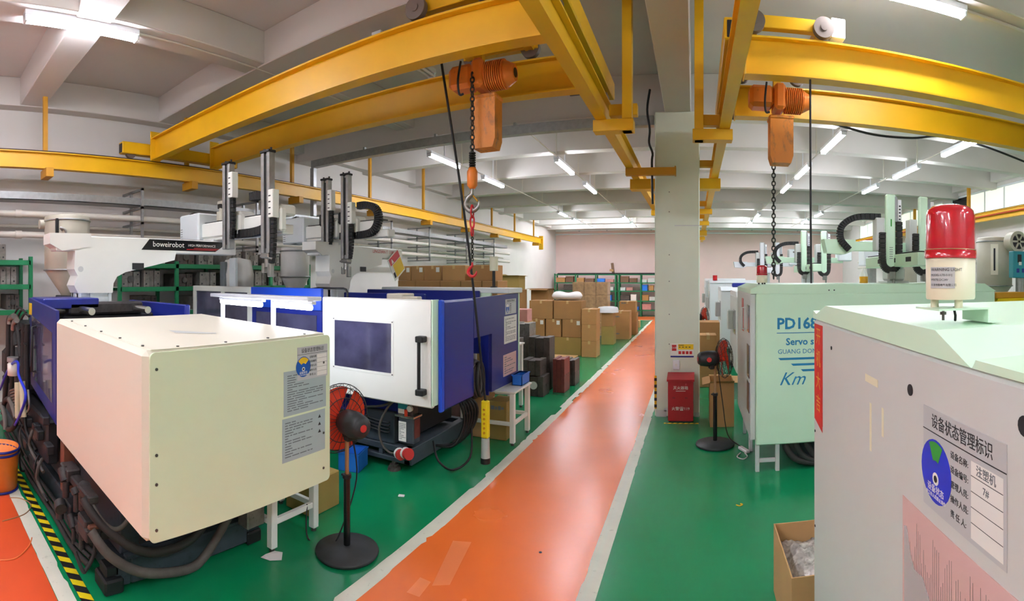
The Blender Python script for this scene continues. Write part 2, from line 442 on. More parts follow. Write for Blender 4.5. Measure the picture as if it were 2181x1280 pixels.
# ============================================================ fluorescent fixtures in rows, with conduit
def ceiling_light(x, y, z, length, label, along='y', rz=0., lit=True, group=None, rod=False):
    t = thing('ceiling_light', label, 'ceiling light', (x, y, z), group); h = length / 2
    def bb(a0, a1, b0, b1, z0, z1, c=.003):
        return MB().bx(x + b0, x + b1, y + a0, y + a1, z + z0, z + z1, c) if along == 'y' else MB().bx(x + a0, x + a1, y + b0, y + b1, z + z0, z + z1, c)
    bb(-h, h, -.06, .06, -.02, .04).build('housing', 'lamp_white', t)
    for s in (-1, 1): bb(s * h - .025 * (s > 0), s * h + .025 * (s < 0), -.05, .05, -.075, .0).build('lamp_holder', 'lamp_white', t)
    if rod: MB().bx(x - .012, x + .012, y - .012, y + .012, z + .04, ZC).build('drop_rod', 'lamp_white', t)
    for o in (-.03, .03):
        p0, p1 = ((x + o, y - h + .02, z - .048), (x + o, y + h - .02, z - .048)) if along == 'y' else ((x - h + .02, y + o, z - .048), (x + h - .02, y + o, z - .048))
        MB().cyl(p0, p1, .02, n=10).build('tube', 'tube_on' if lit else 'hop_white', t)
    return t
ZLT = 4.6
rows = [(-5.05, [(9.2, 1.3), (11.8, 1.3), (18.6, 1.2), (20.8, 1.2), (-1.0, 1.2), (-3.4, 1.2)], 'nearest the left wall'),
        (-2.85, [(10.7, 1.4), (13.4, 1.4), (20.4, 1.3), (22.8, 1.3), (-3.4, 1.2), (-1.0, 1.2), (1.2, 1.2)], 'left of the walkway'),
        (2.5, [(8.75, 1.4), (11.3, 1.4), (13.4, 1.3), (19.6, 1.3), (22.2, 1.2), (-3.4, 1.2), (-1.0, 1.2), (1.2, 1.2)], 'over the right-hand machines'),
        (4.8, [(8.1, 1.4), (10.6, 1.4), (13.0, 1.2), (18.8, 1.2), (21.2, 1.2), (-3.4, 1.2), (-1.0, 1.2)], 'along the window side')]
ORD = ['first', 'second', 'third', 'fourth', 'fifth', 'sixth', 'seventh', 'eighth', 'ninth']
for x, ls, where in rows:
    vis = sorted(ls, reverse=True)
    for i, (y, ln) in enumerate(vis):
        ceiling_light(x, y, ZLT, ln, 'lit tube light, %s from the end wall in the row %s' % (ORD[i], where), group='fluorescent tube lights under the ceiling', rod=True)
    b = MB()
    for k in range(8, 26, 2): b.bx(x - .012, x + .012, k - .012, k + .012, ZLT + .03, ZC)
    b.tube([(x, 7.9, ZLT + .045), (x, 24.5, ZLT + .045)], .014, 6)
    tag(b.build('conduit_run', 'pipe_cream'), 'thin pale conduit on drop rods carrying the tube lights %s' % where, 'conduit')
ceiling_light(-5.05, 1.8, 4.835, 1.3, 'lit tube light fixed under the lengthwise beam above the cream machine', group='fluorescent tube lights under the ceiling')
tag(MB().tube([(-5.05, 2.46, 4.86), (-5.05, 7.7, 4.86)], .014, 6).build('conduit_run', 'pipe_cream'), 'pale conduit clipped under the lengthwise beam above the cream machine', 'conduit')
for x in (-6.2, -3.6, 2.6, 5.6):  # added lamps, hidden behind the beams, to brighten the far end
    for y in (23.0, 25.3): ceiling_light(x, y, 5.255, 1.2, 'added unseen tube light on the slab between the last beams', group='added slab lights between the last beams')
ceiling_light(1.95, 4.35, 4.82, 1.35, 'lit tube light fixed crosswise under a beam above the right crane', 'x', group='fluorescent tube lights under the ceiling')
ceiling_light(-3.2, 4.9, 4.72, 1.2, 'unlit tube light with grey tubes beside the left crane trolley', 'y', lit=False)
o = box('drop_rod', 'lamp_white', None, -3.22, -3.18, 4.88, 4.92, 4.76, ZC, .001); tag(o, 'short white rod holding the unlit tube light', 'rod')
o = MB().tube([(2.62, 4.35, 4.83), (5.2, 4.35, 4.83), (8.3, 4.35, 4.83)], .02, 6).build('conduit_run', 'pipe_cream'); tag(o, 'pale conduit under the beam beside the crosswise tube light', 'conduit')
# ============================================================ crane runways
ZT = 3.98; HB = .25
def runway(x, y0, y1, label):
    t = thing('crane_runway', label, 'runway', (x, y0, ZT - HB))
    MB().ibeam('y', y0, y1, x, ZT, HB, .116, .016, .012).build('runway_beam', 'yellow', t)
    MB().bx(x - .022, x + .022, y0, y1, ZT, ZT + .025).build('rail', 'rail_steel', t)
    return t
rl = runway(-7.2, YB + .1, 22.6, 'long yellow crane runway beam along the left wall')
for y, zt in ((-1., 4.8), (2.0, 4.85), (4.5, 4.8), (7.0, 4.85), (9.6, 4.85), (12.1, 4.85), (14.6, 4.85), (17.0, 4.85), (19.4, 4.85), (21.9, 4.85)):
    MB().bx(-7.36, -7.3, y - .035, y + .035, ZT - HB - .02, ZC, .002).build('hanger_post', 'yellow_dark', rl)
    MB().bx(-7.38, -7.06, y - .06, y + .06, ZT - HB - .13, ZT - HB, .003).build('hanger_plate', 'yellow_dark', rl)
MB().bx(-7.3, -7.1, 22.6, 22.66, ZT - HB - .28, ZT + .12, .004).build('end_stop', 'yellow', rl)
rc = runway(-.955, YB + .1, 22.6, 'yellow crane runway beam left of the white column')
rr = runway(.33, YB + .1, 22.6, 'yellow crane runway beam right of the white column')
rw = runway(7.9, YB + .1, 24.0, 'yellow crane runway beam under the windows on the right wall')
for y in (-2., 1.4, 5.1, 12.0, 14.6, 20.2):
    MB().bx(-.74, -.64, y - .06, y + .06, ZT - HB - .12, ZC, .004).build('hanger_post', 'yellow', rc)
    MB().bx(-1.04, -.62, y - .075, y + .075, ZT - HB - .12, ZT - HB, .004).build('hanger_plate', 'yellow', rc)
    MB().bx(-.9, -.6, y + .1, y + .2, ZT - .16, ZT - .04, .004).build('hanger_bracket', 'yellow', rc)
for y in (-2., 1.4, 5.5, 11.8, 14.3, 19.8):
    MB().bx(.0, .1, y - .06, y + .06, ZT - HB - .12, ZC, .004).build('hanger_post', 'yellow', rr)
    MB().bx(-.02, .42, y - .075, y + .075, ZT - HB - .12, ZT - HB, .004).build('hanger_plate', 'yellow', rr)
    MB().bx(.0, .29, y + .1, y + .2, ZT - .16, ZT - .04, .004).build('hanger_bracket', 'yellow', rr)
for y in (8.25, 17.2):
    box('hanger_plate', 'yellow', rc, -1.06, -.6, y - .12, y + .12, ZT - HB - .17, ZT - HB)
    box('hanger_plate', 'yellow', rr, .08, .43, y - .12, y + .12, ZT - HB - .17, ZT - HB)
MB().bx(-1.02, -.27, 7.3, 7.4, 3.62, 3.73, .004).build('column_tie', 'yellow_dark', rc)
MB().bx(-.29, -.27, 7.27, 7.4, 3.61, 3.74, .002).build('tie_flange', 'yellow_dark', rc)
MB().bx(.06, .3, 7.6, 7.7, 3.8, 3.9, .004).build('column_tie', 'yellow_dark', rr)
for y in (1.0, 5.5, 9.2, 13.1, 17.0, 21.0):
    MB().bx(8.01, 8.1, y - .05, y + .05, ZT - HB - .05, 4.99, .003).build('hanger_post', 'yellow_dark', rw)
    MB().bx(7.7, 8.12, y - .1, y + .1, ZT - HB - .13, ZT - HB, .003).build('hanger_plate', 'yellow_dark', rw)
MB().tube([(7.80, YB + .2, ZT - .12), (7.80, 24, ZT - .12)], .022, 8).build('conductor_bar', 'red_pipe', rw)
# ============================================================ double-girder cranes
def crane(x0, x1, y1, y2, label, skew=0., GH=.36, xr=(0, 0)):
    cx = (x0 + x1) / 2
    t = thing('overhead_crane', label, 'crane', (cx, (y1 + y2) / 2, ZT)); zb = ZT + .005
    for y in (y1, y2):
        MB().ibeam('x', x0 + .02, x1 - .02, y, zb + GH, GH, .15, .018, .012).build('girder', 'yellow', t)
        MB().bx(x0 + .03, x1 - .03, y - .02, y + .02, zb + GH, zb + GH + .02).build('trolley_rail', 'rail_steel', t)
        for x in (x0 + .0, x1 - .02): box('end_plate', 'yellow', t, x, x + .02, y - .09, y + .09, zb - .01, zb + GH + .1, .003)
    for x in (xr[0], xr[1]):
        e = box('end_carriage', 'yellow', t, x - .075, x + .075, y1 - .55, y2 + .55, zb + .085, zb + .27, .01)
        for y in (y1 - .38, y2 + .38):
            MB().cyl((x - .03, y, zb + .105), (x + .03, y, zb + .105), .085, n=20).build('wheel', 'wheel', e)
        for y in (y1 - .56, y2 + .55): box('buffer', 'black', e, x - .05, x + .05, y, y + .02, zb + .1, zb + .24, .004)
        s = 1 if x < cx else -1
        MB().cyl((x + s * .08, y2 + .25, zb + .12), (x + s * .36, y2 + .25, zb + .12), .062, n=16).bx(x + s * .12, x + s * .3, y2 + .2, y2 + .3, zb + .17, zb + .21).build('drive_motor', 'dark_oily', t)
    if skew: t.rotation_euler = (0, 0, skew)
    return t
crane(-7.08, -1.06, 3.75, 4.9, 'yellow double-girder crane with round wheels spanning the left bay', xr=(-7.2, -.955))
crane(.46, 7.78, 4.6, 5.8, 'yellow double-girder crane spanning the right bay', skew=R(-.6), xr=(.33, 7.9))
def link_chain(b, x, y, z0, z1, r=.0075, L=.062, W=.019):
    z = z1; k = 0
    while z - L > z0:
        c = Vector((x, y, z - L / 2)); pts = []
        for i in range(10):
            a = 2 * pi * i / 10; u = W * cos(a); v = (L * .5 - W * .2) * sin(a)
            pts.append(c + (Vector((u, 0, v)) if k % 2 else Vector((0, u, v))))
        b.tube(pts, r, 5, closed=True); z -= L * .72; k += 1
    return b
def trolley_hoist(x, y1, y2, ym, label, flip, zhook, sling):
    zr = ZT + .385
    t = thing('trolley_hoist', label, 'hoist', (x, ym, zr))
    for s in (-1, 1):
        xx = x + s * .33
        box('trolley_beam', 'yellow', t, xx - .05, xx + .05, y1 + .0, y2 - .0, zr + .07, zr + .17, .006)
        for y in (y1, y2):
            MB().cyl((xx, y - .07, zr + .1), (xx, y - .01, zr + .1), .1, n=28).cyl((xx, y - .08, zr + .1), (xx, y - .07, zr + .1), .035, n=16).build('trolley_wheel', 'wheel', t)
    for y in (y1 + .05, y2 - .05, ym): box('trolley_frame', 'yellow', t, x - .42, x + .42, y - .04, y + .04, zr + .08, zr + .2, .006)
    if not sling: box('control_box', 'lamp_white', t, x + .42, x + .56, y1, y1 + .12, zr + .05, zr + .24, .006)
    if sling: box('cable_arm', 'yellow', t, x - .5, x - .34, ym - .03, ym + .03, zr + .1, zr + .16, .004)
    z0 = 3.86; z1 = 4.16; f = -1 if flip else 1
    box('suspension_lug', 'yellow', t, x - .04, x + .04, ym - .03, ym + .03, z1 - .02, zr + .12, .004)
    body = MB().bx(x - .04, x + .08, ym - .14, ym + .14, z0 + .02, z1, .03).bx(x - f * .04, x - f * .3, ym - .11, ym + .11, z0 + .05, z1 - .02, .04).build('gearbox', 'hoist_orange', t)
    mo = MB().cyl((x + f * .08, ym, z0 + .15), (x + f * .28, ym, z0 + .15), .115, n=20).cyl((x + f * .28, ym, z0 + .15), (x + f * .36, ym, z0 + .15), .125, .08, n=8).build('motor', 'hoist_orange', t)
    b = MB()
    for k in range(9): b.cyl((x + f * (.09 + k * .021), ym, z0 + .15), (x + f * (.099 + k * .021), ym, z0 + .15), .138, n=20)
    b.build('cooling_fin', 'hoist_orange', mo)
    MB().cyl((x + f * .355, ym, z0 + .15), (x + f * .365, ym, z0 + .15), .045, n=12).build('end_cap', 'black', mo)
    MB().tube([(x - f * .13, ym - .15, z1 - .02), (x - f * .15, ym - .17, z0 + .1), (x - f * .14, ym - .16, z0 - .03), (x - f * .1, ym - .15, z0 - .03)], .011, 6, sm=5).build('control_cable', 'black', body)
    # chain container
    prof = [(-.10, -.5), (.10, -.5), (.125, -.42), (.125, -.02), (.11, .0), (-.11, .0), (-.125, -.02), (-.125, -.42)]
    cx = x + .05
    MB().prism([(cx + p[0], z0 - .03 + p[1]) for p in prof], 'y', ym - .05, ym + .13).build('chain_container', 'bucket_orange', t)
    box('container_rim', 'bucket_orange', t, cx - .135, cx + .135, ym - .06, ym + .14, z0 - .06, z0 - .02, .01)
    xc = x - .01; yc = ym - .15 if sling else ym + .14
    stuff(link_chain(MB(), xc, yc, zhook + .38, z0 + .16).build('load_chain', 'chain', t))
    if not sling: return t
    b = MB()
    for k in range(7): b.torus((xc, yc, zhook + .38 + k * .022), (0, 0, 1), .026, .008, 12, 5)
    b.build('buffer_spring', 'black', t)
    blk = MB().lathe([(.0, .2), (.03, .2), (.05, .16), (.048, .03), (.025, 0), (0, 0)], (xc, yc, zhook + .18), 14).build('hook_block', 'hoist_orange', t)
    def hook(b, c, s):
        pts = [(0, .9), (0, .72), (-.02, .62), (-.16, .5), (-.3, .3), (-.3, .08), (-.12, -.1), (.12, -.1), (.3, .08), (.33, .27)]
        return b.tube([(c[0] + p[0] * s, c[1], c[2] + p[1] * s) for p in pts], lambda u: s * (.07 + .05 * sin(pi * u)) * (1 - .5 * max(0, u - .85) / .15), 8, sm=5)
    hk = hook(MB(), (xc, yc, zhook), .21).build('hook', 'steel', blk)
    MB().tube([(xc + .055, yc, zhook + .06), (xc - .02, yc, zhook + .15)], .008, 6).build('safety_latch', 'yellow_dark', hk)
    if sling:
        s = thing('chain_sling', 'short chain sling with red rings and small red hook hanging from the crane hook', 'sling', (xc, yc, zhook - .55))
        b = MB(); 
        def oval(c, a, hgt, r, flipx):
            pts = []
            for i in range(14):
                q = 2 * pi * i / 14; pts.append(Vector(c) + (Vector((a * cos(q), 0, hgt * sin(q))) if flipx else Vector((0, a * cos(q), hgt * sin(q)))))
            return b.tube(pts, r, 6, closed=True)
        oval((xc, yc, zhook - .03), .028, .06, .008, False); oval((xc, yc, zhook - .13), .02, .06, .009, True); oval((xc, yc, zhook - .22), .022, .04, .009, False)
        b.build('sling_ring', 'red', s)
        stuff(link_chain(MB(), xc, yc, zhook - .5, zhook - .24, .005, .034, .011).build('sling_chain', 'chain', s))
        hook(MB(), (xc, yc, zhook - .62), .13).build('sling_hook', 'red', s)
    return t
trolley_hoist(-1.99, 3.75, 4.9, 4.33, 'orange chain hoist on a wheeled trolley riding the left crane', False, 2.75, True)
trolley_hoist(.88, 4.6, 5.8, 5.28, 'orange chain hoist on a wheeled trolley riding the right crane', False, 1.68, False)
# pendant controls
def pendant(top, bot, label, yellow=True):
    top = Vector(top); bot = Vector(bot)
    t = thing('pendant_control', label, 'pendant', bot)
    mid = top.lerp(bot, .45) + Vector((.03, .02, 0))
    ztop = bot.z + .66
    MB().tube([top, top.lerp(Vector((bot.x, bot.y, ztop)), .5) + Vector((.04, 0, 0)), Vector((bot.x, bot.y, ztop))], .013, 7, sm=8).build('cable', 'black', t)
    h = box('handset', 'yellow_plastic', t, bot.x - .042, bot.x + .042, bot.y - .032, bot.y + .032, bot.z + .27, bot.z + .67, .012)
    for k in range(6): MB().cyl((bot.x, bot.y - .03, bot.z + .33 + k * .05), (bot.x, bot.y - .04, bot.z + .33 + k * .05), .013, n=10).build('button', 'yellow_dark', h)
    MB().cyl(bot + Vector((0, 0, .04)), bot + Vector((0, 0, .27)), .05, .044, n=14).build('plastic_sleeve', 'transp_grey', t)
    MB().cyl(bot, bot + Vector((0, 0, .06)), .052, n=14).build('rubber_boot', 'black', t)
    return t
pendant((-2.45, 4.33, 4.462), (-2.17, 4.86, .12), 'yellow pendant hand control hanging on a black cable beside the navy panel')
c = MB().tube([(1.09, 4.6, 3.984), (1.095, 4.6, 2.6), (1.1, 4.6, 2.05)], .01, 6).build('hoist_cable', 'black'); tag(c, 'thin black cable hanging straight down from the right crane', 'cable')
# ============================================================ pipes, trays and racks along the left wall
def pipe_run(z, x, r, y0, y1, label, mat='pipe_cream'):
    t = MB().tube([(x, y0, z), (x, y1, z)], r, 10)
    for k in range(int((y1 - y0) / 4)): t.cyl((x, y0 + 2 + k * 4, z), (x, y0 + 2.1 + k * 4, z), r * 1.25, n=10)
    return tag(t.build('wall_pipe', mat), label, 'pipe')
pipe_run(3.08, -7.42, .05, YB + .05, 19.0, 'thick cream pipe, upper of the two on the left wall brackets')
pipe_run(2.76, -7.42, .05, YB + .05, 19.0, 'thick cream pipe, lower of the two on the left wall brackets')
pipe_run(2.92, -7.7, .028, YB + .05, 19.0, 'slim cream pipe close to the left wall between the thick pipes')
t = thing('cable_tray', 'galvanized cable tray running along the left wall above the pipes', 'cable tray', (-7.45, 7, 3.28))
MB().bx(-7.62, -7.3, YB + .1, 18.5, 3.28, 3.29).bx(-7.62, -7.61, YB + .1, 18.5, 3.28, 3.40).bx(-7.31, -7.3, YB + .1, 18.5, 3.28, 3.40).build('tray_channel', 'galv', t)
ORDB = ['first', 'second', 'third', 'fourth', 'fifth', 'sixth', 'seventh', 'eighth', 'ninth', 'tenth', 'eleventh', 'twelfth', 'thirteenth']
for i, y in enumerate((-1.2, 1.2, 3.6, 6.0, 8.4, 10.4, 12.3, 14.7, 17.0)):
    b = MB()
    zt = 3.56
    for x in (-7.24, -7.66): b.bx(x - .02, x + .02, y - .02, y + .02, 2.58, zt)
    for z in (2.6, 2.68, 2.99, 3.24, 3.54): b.bx(-7.98, -7.22, y - .02, y + .02, z - .02, z + .02)
    tag(b.build('pipe_bracket', 'galv'), 'galvanized pipe bracket on the left wall, %s counting from the end wall' % ORDB[8 - i], 'bracket', 'pipe brackets on the left wall')
# steel channel crossing under the main beam
t = thing('duct_channel', 'grey steel cable channel crossing the left bay below the main beam', 'channel', (-4, 7.7, 4.42))
MB().bx(-7.4, -.62, 7.62, 7.76, 4.45, 4.6, .004).build('channel', 'galv', t)
MB().bx(-7.44, -7.34, 7.64, 7.74, 3.42, 4.45, .004).build('drop_channel', 'galv', t)
for x in (-6, -4.4, -2.9, -1.4): MB().bx(x - .02, x + .02, 7.66, 7.72, 4.6, 4.66).build('clip', 'galv', t)
t = thing('sprinkler_pipe', 'white pipe across the end wall on short dark hangers', 'pipe', (0, 27.6, 4.8))
MB().tube([(-7.9, 27.6, 4.84), (8.5, 27.6, 4.84)], .075, 10).build('pipe', 'lamp_white', t)
for x in (-6.5, -4.9, -2.4, 0.8, 3.2, 5.8): MB().bx(x - .04, x + .04, 27.56, 27.64, 4.75, ZC).build('pipe_hanger', 'galv', t)
tag(MB().tube([(-7.95, 27.7, 4.6), (8.5, 27.7, 4.6)], .035, 8).build('wall_conduit', 'lamp_white'), 'slim white conduit along the top of the end wall', 'conduit')
# column cable
tag(MB().tube([(-.66, 7.36, 4.9), (-.70, 7.36, 4.6), (-.66, 7.34, 4.3), (-.67, 7.34, 4.1), (-.62, 7.36, 3.95), (-.63, 7.36, 3.8), (-.62, 7.38, 3.2)], .018, 7, sm=5).build('column_cable', 'black'), 'black cable looping down the left edge of the white column', 'cable')
tag(MB().tube([(1.9, 7.72, 4.6), (2.2, 7.7, 4.58), (2.9, 7.7, 4.47), (3.6, 7.7, 4.49), (4.2, 7.72, 4.6), (5.0, 7.7, 4.55), (6.2, 7.7, 4.35)], .02, 7, sm=6).build('sagging_cable', 'black'), 'black cable sagging below the beam in the right bay', 'cable')
# green racks of moulds
def mold(b2, x0, x1, y0, y1, z0, h, label, mat='mold_steel', ring=True, face='+x', group='moulds on the green racks'):
    t = thing('steel_mould', label, 'mould', ((x0 + x1) / 2, (y0 + y1) / 2, z0), group)
    w_ = y1 - y0; a = y0 + w_ * .36; c = y0 + w_ * .64
    for (p, q, ins) in ((y0, a - .004, 0), (a, c, .02), (c + .004, y1, 0)):
        box('mould_plate', mat, t, x0 + ins, x1 - ins, p, q, z0, z0 + h, .006)
    if ring:
        MB().cyl((x1 - .002, (y0 + y1) / 2, z0 + h * .5), (x1 + .012, (y0 + y1) / 2, z0 + h * .5), min(w_, h) * .22, n=18).cyl((x1, (y0 + y1) / 2, z0 + h * .5), (x1 + .016, (y0 + y1) / 2, z0 + h * .5), min(w_, h) * .09, n=12).build('locating_ring', 'bolt', t)
    for (yy, zz) in ((y0 + .04, z0 + .05), (y1 - .04, z0 + .05), (y0 + .04, z0 + h - .05), (y1 - .04, z0 + h - .05)):
        MB().cyl((x1 - .001, yy, zz), (x1 + .006, yy, zz), .014, n=8).build('bolt', 'ink', t)
    return t
def rack(y0, y1, ny, zs, ztop, where, x0=-7.95, x1=-7.22, seed=1, x_post=.05):
    t = thing('mould_rack', 'green steel rack of moulds against the left wall, %s' % where, 'rack', ((x0 + x1) / 2, (y0 + y1) / 2, 0))
    for i in range(ny + 1):
        y = y0 + (y1 - y0) * i / ny
        for x in (x0, x1 - x_post): box('post', 'green_rack', t, x, x + x_post, y - .03, y + .03, 0, ztop, .003)
    for z in zs:
        s = box('shelf', 'grey_white', t, x0 + .01, x1 - .055, y0 + .03, y1 - .03, z - .012, z, .002)
        for x in (x0 + .0, x1 - .02): box('shelf_beam', 'green_rack', s, x, x + .02, y0, y1, z - .07, z + .005, .003)
    r = random.Random(seed); n = 0
    for zi, z in enumerate(zs):
        y = y0 + .1; n = 0
        while y < y1 - .25:
            w_ = r.uniform(.2, .36); h = r.uniform(.2, .29)
            near = any(abs(y0 + (y1 - y0) * i / ny - (y + w_ / 2)) < w_ / 2 + .04 for i in range(ny + 1))
            if near: y += .06; continue
            if r.random() < .85:
                mold(None, x0 + .12, x1 - .08 - r.uniform(0, .1), y, y + w_, z + .001, h, 'steel mould, %s from the red lane on the %s rack shelf %s' % (ORDB[n], ('lowest', 'middle', 'top')[zi], where),
                     mat=r.choice(['mold_steel', 'mold_steel', 'mold_dark']), ring=r.random() < .5); n += 1
            y += w_ + r.uniform(.03, .12)
    return t
rack(-.6, 1.75, 2, (1.62, 2.0, 2.36), 2.42, 'near the dryer', seed=4)
rack(3.2, 7.4, 4, (1.55, 1.95, 2.33), 2.38, 'behind the robots', seed=11)
# ============================================================ near left moulding machine
def xrect(parent, name, mat, X, px0, py0, px1, py1, face='+x', th=.0012):
    """plate on the X plane between two photo corners; returns (object, origin, width, height)"""
    a = XP(px0, (py0 + py1) / 2, X); b = XP(px1, (py0 + py1) / 2, X)
    ym = (py0 + py1) / 2; d = X / sin(((px0 + px1) / 2 - VX) / F); h = abs(py1 - py0) * abs(d) / F
    zc = HC - (ym - YH) * abs(d) / F
    y0, y1 = sorted((a.y, b.y))
    s = 1 if face == '+x' else -1
    o = MB().bx(X, X + s * th, y0, y1, zc - h / 2, zc + h / 2, 0).build(name, mat, parent)
    return o, Vector((X + s * (th + .0002), y0 if s > 0 else y1, zc - h / 2)), y1 - y0, h
def print_lines(origin, face, w_, h, n, parent, seed=0, mat='ink_light', m=.08, lh=.32):
    r = random.Random(seed); rects = []
    for i in range(n):
        v = h * (m + (1 - 2 * m) * (i + .5) / n); u = w_ * m
        while u < w_ * (1 - m):
            l = w_ * r.uniform(.06, .25); rects.append((u, min(u + l, w_ * (1 - m)), v - h / n * lh / 2, v + h / n * lh / 2)); u += l + w_ * .03
            if r.random() < .18: break
    return onface(origin, face, 'printed_lines', mat, parent, rects, .0004)
def status_label(parent, origin, face, w_, h, disc_mat, wedge_mat, wedge, card=True, detail=False):
    """equipment status board: title strip, blue disc, field names, card"""
    fr = FACE[face]; m = frame3(origin, *fr)
    def P(u, v, k=0.): return m @ Vector((u * w_, v * h, k))
    pl = MB().bx(0, w_, 0, h, 0, .002, .0008).xf(m).build('status_board', 'plate_grey', parent)
    onface(P(0, 0, .002), face, 'title_rule', 'ink', pl, [(0, w_, h * .765, h * .775)], .0004)
    txt('设备状态管理标识', h * .15, P(.5, .875, .0024), face, 'ink', pl, align='CENTER', sx=w_ / h * .62)
    r = h * .31
    disc(P(.19, .4, .002), face, r, disc_mat, pl, 'status_disc', .0008)
    disc(P(.19, .4, .0028), face, r * .93, wedge_mat, pl, 'status_sector', .0004, wedge[0], wedge[1], 14, r0=r * .35)
    disc(P(.19, .33, .0028), face, r * .2, 'sign_white', pl, 'dial_mark', .0004)
    disc(P(.19, .33, .0032), face, r * .11, 'ink', pl, 'dial_mark', .0004)
    txt('设备状态', h * .085, P(.19, .22, .003), face, 'sign_white', pl, align='CENTER')
    txt('非工作人员禁止操作', h * .045, P(.19, .15, .003), face, 'sign_white', pl, align='CENTER')
    for i, s in enumerate(('设备名称:', '设备编号:', '管理人员:', '操作人员:', '责 任 人:')):
        txt(s, h * .075, P(.39, .66 - i * .135, .0024), face, 'ink', pl)
    if card:
        cdp = onface(P(.64, .05, .002), face, 'card', 'paper', pl, [(0, w_ * .33, 0, h * .67)], .0006)
        onface(P(.64, .05, .0028), face, 'card_rules', 'ink', cdp, [(0, w_ * .33, h * (.135 * k), h * (.135 * k + .006)) for k in range(1, 5)], .0002)
        if detail:
            txt('注塑机', h * .1, P(.80, .655, .003), face, 'ink_light', cdp, align='CENTER')
            txt('7#', h * .085, P(.80, .52, .003), face, 'ink_light', cdp, align='CENTER')
    return pl
M1 = thing('injection_machine', 'cream clamp-end covered moulding machine beside the black pedestal fan', 'machine', (-4.5, 1.94, 0))
EX, Y0, Y1 = -2.4, 1.21, 2.67
def shear_cover(x0, x1, y0, y1, z0, z1, c):
    b = MB().bx(x0, x1, y0, y1, z0, z1, c)
    b.v = [(p[0], p[1], p[2] + (EX - p[0]) * (.03 if p[2] > 1.2 else .05)) for p in b.v]; return b
cov = shear_cover(-4.09, EX - .012, Y0, Y1, .65, 1.70, .03).build('clamp_cover', 'cream', M1)
def rrect(y0, y1, z0, z1, r_, n=5):
    P = []
    for (cy, cz, a0) in ((y1 - r_, z1 - r_, 0), (y0 + r_, z1 - r_, 90), (y0 + r_, z0 + r_, 180), (y1 - r_, z0 + r_, 270)):
        P += [(cy + r_ * cos(R(a0 + 90 * k / n)), cz + r_ * sin(R(a0 + 90 * k / n))) for k in range(n + 1)]
    return P
ep = MB().prism(rrect(Y0 + .03, Y1 - .002, .652, 1.692, .035), 'x', EX - .014, EX).build('end_panel', 'cream_green_lit', M1)
tp_ = MB().bx(-4.03, EX - .03, Y0 + .05, Y1 - .03, 1.7, 1.704, .001)
tp_.v = [(p[0], p[1], p[2] + (EX - p[0]) * .03) for p in tp_.v]; tp_.build('top_plate', 'cream', cov)
for y, z in ((1.28, 1.6), (1.28, 1.13), (1.28, .97), (1.28, .72), (2.6, 1.5), (2.6, 1.0), (2.6, .75)):
    MB().cyl((EX, y, z), (EX + .004, y, z), .009, n=10).build('screw', 'bolt', ep)
for k in range(5):
    x = -2.55 - k * .32; MB().cyl((x, Y0 + .06, 1.704 + (EX - x) * .03), (x, Y0 + .06, 1.712 + (EX - x) * .03), .009, n=10).build('screw', 'bolt', cov)
for k in range(4):
    y = 1.45 + k * .34; MB().cyl((EX - .06, y, 1.704), (EX - .06, y, 1.712), .009, n=10).build('screw', 'bolt', cov)
MB().add([(-3.1, 1.75, 1.7275), (-2.95, 1.72, 1.7225), (-2.8, 1.95, 1.7185), (-2.83, 1.98, 1.7195)], [(0, 1, 2, 3)]).build('scuff_mark', 'grey_white', cov)
y0 = XP(633, 747, EX).y; y1 = XP(697, 747, EX).y
status_label(ep, Vector((EX, y0, 1.405)), '+x', y1 - y0, .225, 'blue_disc', 'sticker_yellow', (R(40), R(140)))
o, og, ww, hh = xrect(ep, 'parameter_sheet', 'paper_blue', EX, 604, 785, 694, 877); print_lines(og, '+x', ww, hh, 16, o, 3)
o, og, ww, hh = xrect(ep, 'warning_sheet', 'paper_blue', EX, 601, 882, 692, 972); print_lines(og, '+x', ww * .75, hh, 14, o, 5)
for k in range(3):
    q = og + Vector((0, ww * .86, hh * (.45 + .18 * k))); MB().add([q + Vector((0, -.015, 0)), q + Vector((0, .015, 0)), q + Vector((0, 0, .024))], [(0, 1, 2)]).build('warning_triangle', 'ink', o)
# navy guard panel past the cover
pts = [YP(61, 634, Y0), YP(119, 662, Y0), YP(119, 905, Y0), YP(66, 818, Y0)]
MB().prism([(p.x, p.z) for p in pts], 'y', Y0, Y0 + .03).build('guard_panel', 'navy2', M1)
gl = MB().prism([(-4.95, 1.72), (-4.2, 1.62), (-4.2, 1.0), (-4.9, 1.1)], 'y', Y0 - .004, Y0).build('guard_window', 'window_dark', M1)
box('warning_tag', 'sticker_yellow', M1, -5.07, -4.95, Y0 - .003, Y0, 1.72, 1.84, 0)
MB().tube([(-4.75, Y0 - .01, 1.62), (-4.75, Y0 - .05, 1.62), (-4.75, Y0 - .05, 1.18), (-4.75, Y0 - .01, 1.18)], .014, 8).build('guard_handle', 'black', M1)
box('guard_top', 'navy', M1, -5.1, -4.6, Y0 + .03, Y0 + .6, 1.8, 1.9, .01)
box('fixed_platen', 'dark_oily', M1, -5.35, -4.65, 1.45, 2.45, .6, 1.74, .02)
box('moving_platen', 'dark_oily', M1, -3.9, -3.4, 1.4, 2.5, .72, 1.55, .02)
for y in (1.55, 2.3):
    for z in (.95, 1.6): MB().cyl((-5.2, y, z), (-3.5, y, z), .045, n=14).build('tie_bar', 'chrome', M1)
for y in (1.62, 2.2): MB().cyl((-5.2, y, 1.79), (-4.3, y, 1.79), .035, n=12).build('guide_rod', 'chrome', M1)
box('rod_bracket', 'dark_oily2', M1, -4.75, -4.6, 1.5, 2.3, 1.74, 1.86, .02)
